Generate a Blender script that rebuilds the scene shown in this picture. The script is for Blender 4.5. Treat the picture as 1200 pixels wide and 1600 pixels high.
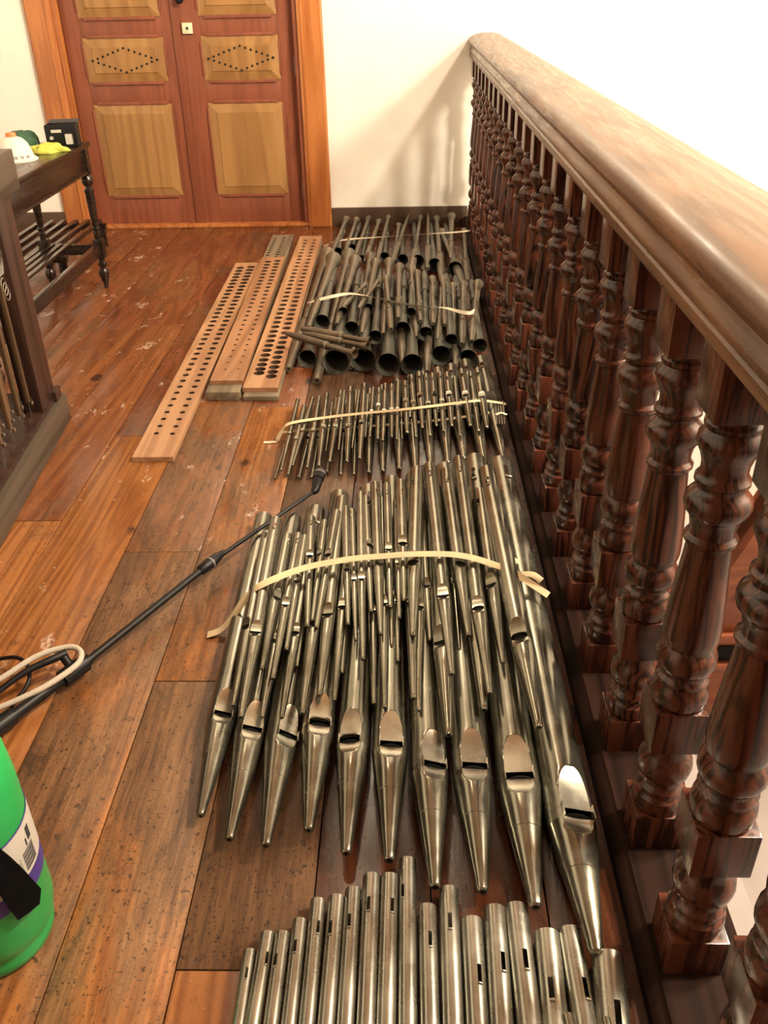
import bpy, bmesh, math, random
from mathutils import Vector, Matrix
random.seed(7)
PI = math.pi
for o in list(bpy.data.objects): bpy.data.objects.remove(o)
S = bpy.context.scene
COL = S.collection

# ------------------------------------------------------------------ camera
cam_d = bpy.data.cameras.new('camera'); cam = bpy.data.objects.new('camera', cam_d); COL.objects.link(cam)
cam_d.sensor_fit = 'VERTICAL'; cam_d.sensor_height = 24.0; cam_d.lens = 24.0*1377.0/1600.0
cam_d.clip_start = 0.02; cam_d.clip_end = 100
cam.matrix_world = Matrix(((0.99964932, 0.00643689, 0.0256868, 0.0),
                           (0.01861981, 0.51887197, -0.85464916, 0.0),
                           (-0.01882944, 0.85482773, 0.51857015, 1.45), (0, 0, 0, 1)))
S.camera = cam
# ------------------------------------------------------------------ world, lamps, exposure
wd = bpy.data.worlds.new('world'); S.world = wd; wd.use_nodes = True
wd.node_tree.nodes['Background'].inputs[0].default_value = (1.0, 0.86, 0.68, 1)
wd.node_tree.nodes['Background'].inputs[1].default_value = 0.008
def lamp(name, loc, power, col, rad):
    l = bpy.data.lights.new(name, 'POINT'); l.energy = power; l.color = col; l.shadow_soft_size = rad
    o = bpy.data.objects.new(name, l); o.location = loc; COL.objects.link(o); return o
lamp('nave_lamp', (2.95, 2.1, 3.0), 800, (1.0, 0.87, 0.68), 0.30)
lamp('nave_high_lamp', (2.5, 1.3, 4.15), 900, (1.0, 0.87, 0.68), 0.16)
lamp('gallery_back_lamp', (0.25, -1.5, 3.5), 60, (1.0, 0.80, 0.56), 0.12)
lamp('gallery_lamp', (-.70, 4.4, 3.7), 45, (1.0, 0.80, 0.56), 0.08)
lamp('pipe_highlight_lamp', (-.35, 5.5, 2.95), 42, (1.0, 0.82, 0.60), 0.07)  # added unseen lamp, placed so the pipes catch narrow highlights
S.view_settings.view_transform = 'Standard'; S.view_settings.look = 'None'
S.view_settings.gamma = 1.0; S.view_settings.use_curve_mapping = False
S.view_settings.exposure = 0.22

# ------------------------------------------------------------------ material helpers
class NT:
    def __init__(s, name):
        s.m = bpy.data.materials.new(name); s.m.use_nodes = True; s.t = s.m.node_tree
        s.b = s.t.nodes['Principled BSDF']
    def n(s, typ, **kw):
        nd = s.t.nodes.new(typ)
        for k, v in kw.items():
            if k.startswith('i_'):
                key = k[2:].replace('_', ' ')
                nd.inputs[int(key) if key.isdigit() else key].default_value = v
            else: setattr(nd, k, v)
        return nd
    def l(s, a, b): s.t.links.new(a, b)
    def coords(s, scale=(1, 1, 1), rnd=True):
        tc = s.n('ShaderNodeTexCoord'); src = tc.outputs['Object']
        if rnd:
            oi = s.n('ShaderNodeObjectInfo'); mu = s.n('ShaderNodeMath', operation='MULTIPLY'); mu.inputs[1].default_value = 37.0
            s.l(oi.outputs['Random'], mu.inputs[0])
            ad = s.n('ShaderNodeVectorMath', operation='ADD'); s.l(src, ad.inputs[0]); s.l(mu.outputs[0], ad.inputs[1]); src = ad.outputs[0]
        mp = s.n('ShaderNodeMapping'); mp.inputs['Scale'].default_value = scale; s.l(src, mp.inputs['Vector'])
        return mp.outputs[0]
    def noise(s, vec, scale, detail=4, rough=.55, dist=0.0):
        nd = s.n('ShaderNodeTexNoise'); nd.inputs['Scale'].default_value = scale; nd.inputs['Detail'].default_value = detail
        nd.inputs['Roughness'].default_value = rough; nd.inputs['Distortion'].default_value = dist
        s.l(vec, nd.inputs['Vector']); return nd.outputs['Fac']
    def ramp(s, fac, stops):
        r = s.n('ShaderNodeValToRGB'); e = r.color_ramp.elements
        while len(e) < len(stops): e.new(.5)
        for q, (p, c) in zip(e, stops):
            q.position = p; q.color = (c[0], c[1], c[2], 1) if not isinstance(c, (int, float)) else (c, c, c, 1)
        s.l(fac, r.inputs[0]); return r.outputs[0]
    def mix(s, fac, a, b, mode='MIX'):
        m = s.n('ShaderNodeMix', data_type='RGBA', blend_type=mode)
        for sock, v in ((m.inputs[0], fac), (m.inputs[6], a), (m.inputs[7], b)):
            if isinstance(v, (int, float)): sock.default_value = v
            elif isinstance(v, tuple): sock.default_value = (*v, 1)
            else: s.l(v, sock)
        return m.outputs[2]
    def math(s, op, a, b=0.0):
        m = s.n('ShaderNodeMath', operation=op)
        for sock, v in zip(m.inputs, (a, b)):
            if isinstance(v, (int, float)): sock.default_value = v
            else: s.l(v, sock)
        return m.outputs[0]
    def bump(s, h, strength=.2, dist=.002):
        b = s.n('ShaderNodeBump'); b.inputs['Strength'].default_value = strength; b.inputs['Distance'].default_value = dist
        s.l(h, b.inputs['Height']); s.l(b.outputs[0], s.b.inputs['Normal'])
    def put(s, **kw):
        for k, v in kw.items():
            sock = s.b.inputs[k.replace('_', ' ')]
            if isinstance(v, (int, float)): sock.default_value = v
            elif isinstance(v, tuple): sock.default_value = (*v, 1) if len(v) == 3 else v
            else: s.l(v, sock)
        return s
def plain(name, c, rough=.5, metal=0.0, var=.12, sc=18, spec=.5):
    t = NT(name); v = t.coords((1, 1, 1)); f = t.noise(v, sc)
    lo = tuple(x*(1-var) for x in c); hi = tuple(min(1, x*(1+var)) for x in c)
    t.put(Base_Color=t.ramp(f, [(.3, lo), (.7, hi)]), Roughness=rough, Metallic=metal, Specular_IOR_Level=spec); return t.m
def wood(name, dark, light, axis, rough=.35, fine=60, coat=0.0, knots=None, ring=4.0, rnd=True, spec=.5, grain=.55):
    t = NT(name); k = {'x': (.07, 1, 1), 'y': (1, .07, 1), 'z': (1, 1, .07)}[axis]
    v = t.coords(k, rnd)
    big = t.noise(v, ring, 3, .5, 1.2)
    w = t.math('SINE', t.math('MULTIPLY', big, 42.0)); w = t.math('MULTIPLY_ADD', w, .5); 
    w.node.inputs[2].default_value = .5
    fn = t.noise(v, fine, 5, .65)
    g = t.math('ADD', t.math('MULTIPLY', w, grain), t.math('MULTIPLY', fn, 1.15-grain))
    c = t.ramp(g, [(.25, dark), (.8, light)])
    pt = t.noise(t.coords((1, 1, 1), rnd), 2.2, 3)
    c = t.mix(t.ramp(pt, [(.35, .0), (.7, .5)]), c, tuple(x*.72 for x in light))
    if knots:
        vo = t.n('ShaderNodeTexVoronoi'); vo.inputs['Scale'].default_value = knots
        t.l(t.coords({'x': (.45, 1, 1), 'y': (1, .45, 1), 'z': (1, 1, .45)}[axis], rnd), vo.inputs['Vector'])
        c = t.mix(t.ramp(vo.outputs['Distance'], [(.05, 1.0), (.12, 0.0)]), c, tuple(x*.22 for x in dark))
    t.put(Base_Color=c, Roughness=t.ramp(fn, [(.3, max(.05, rough-.08)), (.7, rough+.1)]), Coat_Weight=coat, Coat_Roughness=.15, Specular_IOR_Level=spec)
    t.bump(fn, .12, .001); return t.m

# ------------------------------------------------------------------ materials
def mat_floor():
    t = NT('old_pine_boards'); P = t.coords((1, 1, 1), True)
    tc = t.n('ShaderNodeTexCoord'); W = tc.outputs['Object']
    v = t.coords((1, .055, 1), True)
    big = t.noise(v, 5.5, 3, .5, 1.0)
    w = t.math('SINE', t.math('MULTIPLY', big, 60.0)); w = t.math('MULTIPLY_ADD', w, .5); w.node.inputs[2].default_value = .5
    fn = t.noise(v, 90, 5, .7)
    g = t.math('ADD', t.math('MULTIPLY', w, .38), t.math('MULTIPLY', fn, .75))
    fresh = t.ramp(g, [(.2, (.145, .046, .013)), (.55, (.27, .103, .029)), (.9, (.36, .155, .050))])
    at = t.n('ShaderNodeAttribute', attribute_type='OBJECT', attribute_name='tone')
    red = t.ramp(g, [(.2, (.075, .020, .008)), (.9, (.175, .054, .021))])
    c = t.mix(at.outputs['Fac'], fresh, red)
    # walked-off varnish: grey brown patches and dark scuffs
    at2 = t.n('ShaderNodeAttribute', attribute_type='OBJECT', attribute_name='wear')
    pm = t.noise(t.coords((1, .3, 1), True), 5.0, 6, .68, .4)
    mask = t.math('ADD', pm, t.math('MULTIPLY', at2.outputs['Fac'], .34))
    worn = t.ramp(t.math('ADD', t.math('MULTIPLY', fn, .6), t.math('MULTIPLY', t.noise(t.coords((1, .16, 1), True), 16, 6, .75), .4)), [(.36, (.035, .020, .012)), (.50, (.135, .072, .034)), (.64, (.23, .125, .058))])
    wm = t.ramp(mask, [(.58, 0.0), (.74, .9)])
    c = t.mix(wm, c, worn)
    bl = t.noise(t.coords((1, .45, 1), True), 11, 9, .78, .6)
    bm_ = t.math('MULTIPLY', t.ramp(bl, [(.54, 0.0), (.66, .8)]), t.ramp(mask, [(.50, .05), (.70, 1.0)]))
    c = t.mix(bm_, c, (.05, .030, .018))
    lt = t.math('MULTIPLY', t.ramp(bl, [(.33, .55), (.44, 0.0)]), t.ramp(mask, [(.52, .0), (.70, 1.0)]))
    c = t.mix(lt, c, (.30, .155, .065))
    sp = t.noise(t.coords((1, .7, 1), True), 75, 4, .65)
    sm = t.math('MULTIPLY', t.ramp(sp, [(.60, 0.0), (.65, .9)]), t.ramp(mask, [(.46, .08), (.68, 1.0)]))
    c = t.mix(sm, c, (.035, .017, .008))
    s2 = t.noise(t.coords((1, .8, 1), True), 190, 3, .6)
    c = t.mix(t.math('MULTIPLY', t.ramp(s2, [(.61, 0.0), (.66, .9)]), t.ramp(mask, [(.44, .05), (.66, 1.0)])), c, (.030, .016, .008))
    vo = t.n('ShaderNodeTexVoronoi'); vo.inputs['Scale'].default_value = 2.6; vo.inputs['Randomness'].default_value = 1.0
    t.l(t.coords((1.3, .75, .0), True), vo.inputs['Vector'])
    vd = t.math('ADD', vo.outputs['Distance'], t.math('MULTIPLY', t.noise(P, 40, 3), .05))
    c = t.mix(t.ramp(vd, [(.085, 1.0), (.115, 0.0)]), c, (.022, .009, .005))
    st = t.n('ShaderNodeAttribute', attribute_type='OBJECT', attribute_name='stain_shade')  # floor stain and rail shadow together, darkened into the board colour
    c = t.mix(st.outputs['Fac'], c, t.mix(1.0, c, (.34, .30, .30), 'MULTIPLY'))
    # plaster dust
    at3 = t.n('ShaderNodeAttribute', attribute_type='OBJECT', attribute_name='dust')
    dn = t.noise(t.coords((1, .5, 1), True), 9, 6, .75)
    dm = t.math('MULTIPLY', t.ramp(dn, [(.61, 0.0), (.66, 1.0)]), at3.outputs['Fac'])
    dm = t.math('MULTIPLY', dm, t.ramp(t.noise(P, 120, 2), [(.4, .15), (.6, 1.0)]))
    c = t.mix(dm, c, (.60, .50, .40))
    ro = t.math('ADD', t.math('MULTIPLY', wm, .22), t.ramp(t.noise(P, 7, 4), [(.3, .17), (.7, .31)]))
    ro = t.math('ADD', ro, t.math('MULTIPLY', dm, .3))
    t.put(Base_Color=c, Roughness=ro); t.bump(t.math('ADD', fn, t.math('MULTIPLY', sm, -1.0)), .22, .0015)
    return t.m
def mat_pipe(name, dark, light, rough, brown=0.0, spots=.5, metal=.92):
    t = NT(name); v = t.coords((1, 1, 1), True)
    a = t.noise(v, 9, 5, .6); s = t.coords((1, .05, 1), True); st = t.noise(s, 60, 3)
    g = t.math('ADD', t.math('MULTIPLY', a, .7), t.math('MULTIPLY', st, .35))
    c = t.ramp(g, [(.25, dark), (.85, light)])
    if brown: c = t.mix(t.ramp(t.noise(v, 5, 4), [(.4, 0.0), (.7, brown)]), c, (.30, .21, .13))
    sp = t.noise(v, 150, 2)
    c = t.mix(t.math('MULTIPLY', t.ramp(sp, [(.68, 0.0), (.73, 1.0)]), spots), c, (.07, .055, .04))
    t.put(Base_Color=c, Metallic=metal, Roughness=t.ramp(a, [(.3, rough-.07), (.7, rough+.1)]))
    t.bump(t.noise(v, 11, 1), .02, .002); return t.m
M = {}
M['floor'] = mat_floor()
M['tin'] = mat_pipe('aged_tin_pipe_metal', (.14, .135, .105), (.36, .35, .285), .21)
M['tin_old'] = mat_pipe('spotted_pipe_metal', (.13, .122, .09), (.36, .342, .27), .19, 0.0, .8)
M['tin_pale'] = mat_pipe('pale_zinc_pipe_metal', (.27, .265, .225), (.47, .46, .395), .27, 0.0, .3)
M['lip'] = mat_pipe('burnished_lip_metal', (.36, .34, .28), (.52, .50, .41), .25, 0.0, .25)
M['lead'] = mat_pipe('dull_lead_reed_metal', (.11, .098, .075), (.24, .215, .165), .38, .3, .4, .65)
M['lead_dark'] = mat_pipe('dark_lead_reed_metal', (.065, .068, .055), (.15, .152, .125), .46, .05, .4, .5)
M['tarnish'] = mat_pipe('tarnished_brown_reed_metal', (.06, .046, .032), (.14, .112, .08), .45, .4, .5, .6)
M['rail'] = wood('rail_top_brown_wood', (.075, .034, .016), (.165, .082, .040), 'y', .30, 80, .0, spec=.36)
M['bal'] = wood('turned_red_brown_wood', (.010, .0035, .003), (.088, .027, .0145), 'z', .22, 70, .12, None, 14.0, spec=.35, grain=.8)
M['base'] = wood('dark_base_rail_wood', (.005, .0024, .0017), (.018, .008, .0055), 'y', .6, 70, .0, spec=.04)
M['dark'] = wood('dark_stained_table_wood', (.008, .0045, .0032), (.022, .012, .008), 'y', .24, 60, .15, spec=.35)
M['console'] = wood('dark_mahogany_frame_wood', (.016, .008, .006), (.042, .020, .014), 'z', .36, 60, spec=.3)
M['console_top'] = wood('grey_brown_frame_wood', (.035, .026, .018), (.075, .058, .041), 'y', .4, 60, spec=.3)
M['tracker'] = wood('thin_brown_tracker_wood', (.05, .027, .013), (.13, .072, .036), 'z', .45, 60)
M['casing'] = wood('orange_pine_casing', (.30, .090, .022), (.47, .175, .05), 'z', .30, 50, .2, 3.6)
M['door'] = wood('red_brown_door_paint', (.175, .050, .025), (.235, .072, .036), 'z', .42, 40)
M['panel'] = wood('yellow_pine_door_panel', (.24, .118, .038), (.335, .178, .060), 'z', .40, 40, ring=2.2)
M['hole_shade'] = plain('shade_painted_hole_wall', (.06, .032, .018), .8)  # shade inside the drilled holes, put into the wall colour
M['board'] = wood('bare_pine_rack_board', (.26, .125, .060), (.40, .215, .112), 'y', .45, 50)
M['board_pale'] = wood('pale_pine_rack_board', (.32, .170, .085), (.47, .275, .148), 'y', .45, 50)
M['greyboard'] = wood('weathered_grey_board', (.13, .10, .065), (.24, .19, .125), 'y', .6, 50)
M['plaster'] = plain('warm_white_plaster', (.80, .77, .70), .85, 0, .03, 6)
M['ceiling'] = wood('brown_boarded_ceiling', (.14, .07, .035), (.26, .14, .07), 'y', .5)
M['case'] = wood('dark_organ_case_wood', (.05, .025, .015), (.12, .06, .035), 'z', .4)
M['skirt'] = plain('dark_brown_baseboard_paint', (.075, .045, .030), .4, 0, .1)
M['black'] = plain('black_plastic', (.008, .008, .009), .42, 0, .2, spec=.3)
M['blackmatt'] = plain('black_webbing', (.004, .004, .0045), .85, 0, .3, 90, spec=.06)
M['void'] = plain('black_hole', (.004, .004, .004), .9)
M['grey'] = plain('grey_plastic', (.16, .16, .16), .4)
M['green'] = plain('green_plastic', (.018, .31, .075), .36, 0, .06)
M['label'] = plain('white_paper_label', (.52, .50, .46), .5, 0, .04)
M['purple'] = plain('purple_label_band', (.055, .035, .24), .45, 0, .1)
M['ink'] = plain('dark_ink', (.03, .03, .035), .6)
M['paleink'] = plain('pale_grey_ink', (.42, .41, .39), .6)
M['hose'] = plain('pale_braided_hose', (.55, .50, .42), .5, 0, .2, 400)
M['tape'] = plain('cream_masking_tape', (.60, .49, .30), .62, 0, .08, 30)
M['tapewhite'] = plain('white_masking_tape', (.64, .56, .42), .62, 0, .06, 30)
M['wire'] = plain('bright_steel_wire', (.55, .54, .50), .3, 1.0)
M['brass'] = plain('dull_brass', (.45, .33, .15), .35, 1.0)
M['lockplate'] = plain('cream_lock_plate', (.72, .60, .42), .4)
M['greencloth'] = plain('dark_green_cloth', (.022, .07, .035), .85, 0, .3)
M['yellow'] = plain('lime_yellow_cloth', (.46, .49, .07), .75, 0, .15)
M['white'] = plain('white_moulded_fibre', (.62, .58, .50), .55, 0, .04)
M['orange'] = plain('orange_plastic', (.75, .20, .06), .45)
M['stone'] = plain('pale_stone_floor', (.24, .21, .195), .7, 0, .12, 5)
M['stairwood'] = wood('red_brown_stair_panel', (.20, .055, .024), (.36, .115, .05), 'x', .35, 50, .1)

# ------------------------------------------------------------------ mesh helpers
def mesh_obj(name, bm, mat, parent=None, sharp=35, smooth=True, shared=None):
    if shared is None:
        me = bpy.data.meshes.new(name)
        bmesh.ops.recalc_face_normals(bm, faces=bm.faces)
        lim = math.radians(sharp)
        for f in bm.faces: f.smooth = smooth
        for e in bm.edges:
            if len(e.link_faces) == 2 and e.calc_face_angle(0) > lim: e.smooth = False
        bm.to_mesh(me); bm.free()
        for m in (mat if isinstance(mat, list) else [mat]): me.materials.append(m)
    else: me = shared
    o = bpy.data.objects.new(name, me); COL.objects.link(o)
    if parent is not None: o.parent = parent
    return o
def tag(o, label=None, cat=None, group=None, kind=None):
    if label: o['label'] = label
    if cat: o['category'] = cat
    if group: o['group'] = group
    if kind: o['kind'] = kind
    return o
def thing(name, label, cat, loc=(0, 0, 0), group=None, rz=0.0):
    o = bpy.data.objects.new(name, None); COL.objects.link(o); o.location = loc; o.rotation_euler = (0, 0, rz)
    o.empty_display_size = .05
    return tag(o, label, cat, group)
def box(bm, x0, x1, y0, y1, z0, z1, bev=0.0, mi=0):
    vs = [bm.verts.new((x, y, z)) for x in (x0, x1) for y in (y0, y1) for z in (z0, z1)]
    fs = [bm.faces.new([vs[i] for i in q]) for q in ((0, 1, 3, 2), (4, 6, 7, 5), (0, 4, 5, 1), (2, 3, 7, 6), (0, 2, 6, 4), (1, 5, 7, 3))]
    for f in fs: f.material_index = mi
    if bev:
        es = list({e for f in fs for e in f.edges})
        bmesh.ops.bevel(bm, geom=es, offset=bev, segments=2, affect='EDGES', profile=.6)
    return vs
def bx(name, x0, x1, y0, y1, z0, z1, mat, parent=None, bev=.002):
    bm = bmesh.new(); box(bm, x0, x1, y0, y1, z0, z1, bev); return mesh_obj(name, bm, mat, parent, 30)
def lathe(bm, prof, n=24, axis='z', origin=(0, 0, 0), cap0=True, cap1=True):
    rings = []
    for r, h in prof:
        ring = []
        for i in range(n):
            a = 2*PI*i/n; c, s = r*math.cos(a), r*math.sin(a)
            p = (c, s, h) if axis == 'z' else (c, h, s)
            ring.append(bm.verts.new((p[0]+origin[0], p[1]+origin[1], p[2]+origin[2])))
        rings.append(ring)
    for a, b in zip(rings, rings[1:]):
        for i in range(n): bm.faces.new((a[i], a[(i+1) % n], b[(i+1) % n], b[i]))
    if cap0: bm.faces.new(rings[0])
    if cap1: bm.faces.new(rings[-1])
    return rings
def tube(bm, pts, r, n=10, cap=True, close=False):
    pts = [Vector(p) for p in pts]; rings = []; up = Vector((0, 0, 1)); N = len(pts)
    for i, p in enumerate(pts):
        d = (pts[(i+1) % N] - pts[i-1]) if close else (pts[min(i+1, N-1)] - pts[max(i-1, 0)])
        d.normalize()
        s = d.cross(up)
        if s.length < 1e-4: s = d.cross(Vector((1, 0, 0)))
        s.normalize(); t = s.cross(d); rr = r[i] if isinstance(r, (list, tuple)) else r
        rings.append([bm.verts.new(p + s*(rr*math.cos(2*PI*k/n)) + t*(rr*math.sin(2*PI*k/n))) for k in range(n)])
    prs = list(zip(rings, rings[1:])) + ([(rings[-1], rings[0])] if close else [])
    for a, b in prs:
        for k in range(n): bm.faces.new((a[k], a[(k+1) % n], b[(k+1) % n], b[k]))
    if cap and not close: bm.faces.new(rings[0]); bm.faces.new(rings[-1])
def spline(pts, k=6):
    P = [Vector(p) for p in pts]; out = []
    for i in range(len(P)-1):
        a, b, c, d = P[max(i-1, 0)], P[i], P[i+1], P[min(i+2, len(P)-1)]
        for j in range(k):
            t = j/k; out.append(.5*((2*b) + (c-a)*t + (2*a-5*b+4*c-d)*t*t + (3*b-a-3*c+d)*t**3))
    out.append(P[-1]); return out
def extrude_profile(bm, prof, y0, y1):
    """closed x,z outline swept along y"""
    a = [bm.verts.new((x, y0, z)) for x, z in prof]; b = [bm.verts.new((x, y1, z)) for x, z in prof]; n = len(prof)
    for i in range(n): bm.faces.new((a[i], a[(i+1) % n], b[(i+1) % n], b[i]))
    bm.faces.new(a); bm.faces.new(b)
ORD = 'first second third fourth fifth sixth seventh eighth ninth tenth eleventh twelfth thirteenth fourteenth fifteenth sixteenth seventeenth eighteenth nineteenth twentieth twenty-first twenty-second twenty-third twenty-fourth twenty-fifth twenty-sixth twenty-seventh twenty-eighth twenty-ninth thirtieth'.split()
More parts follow.
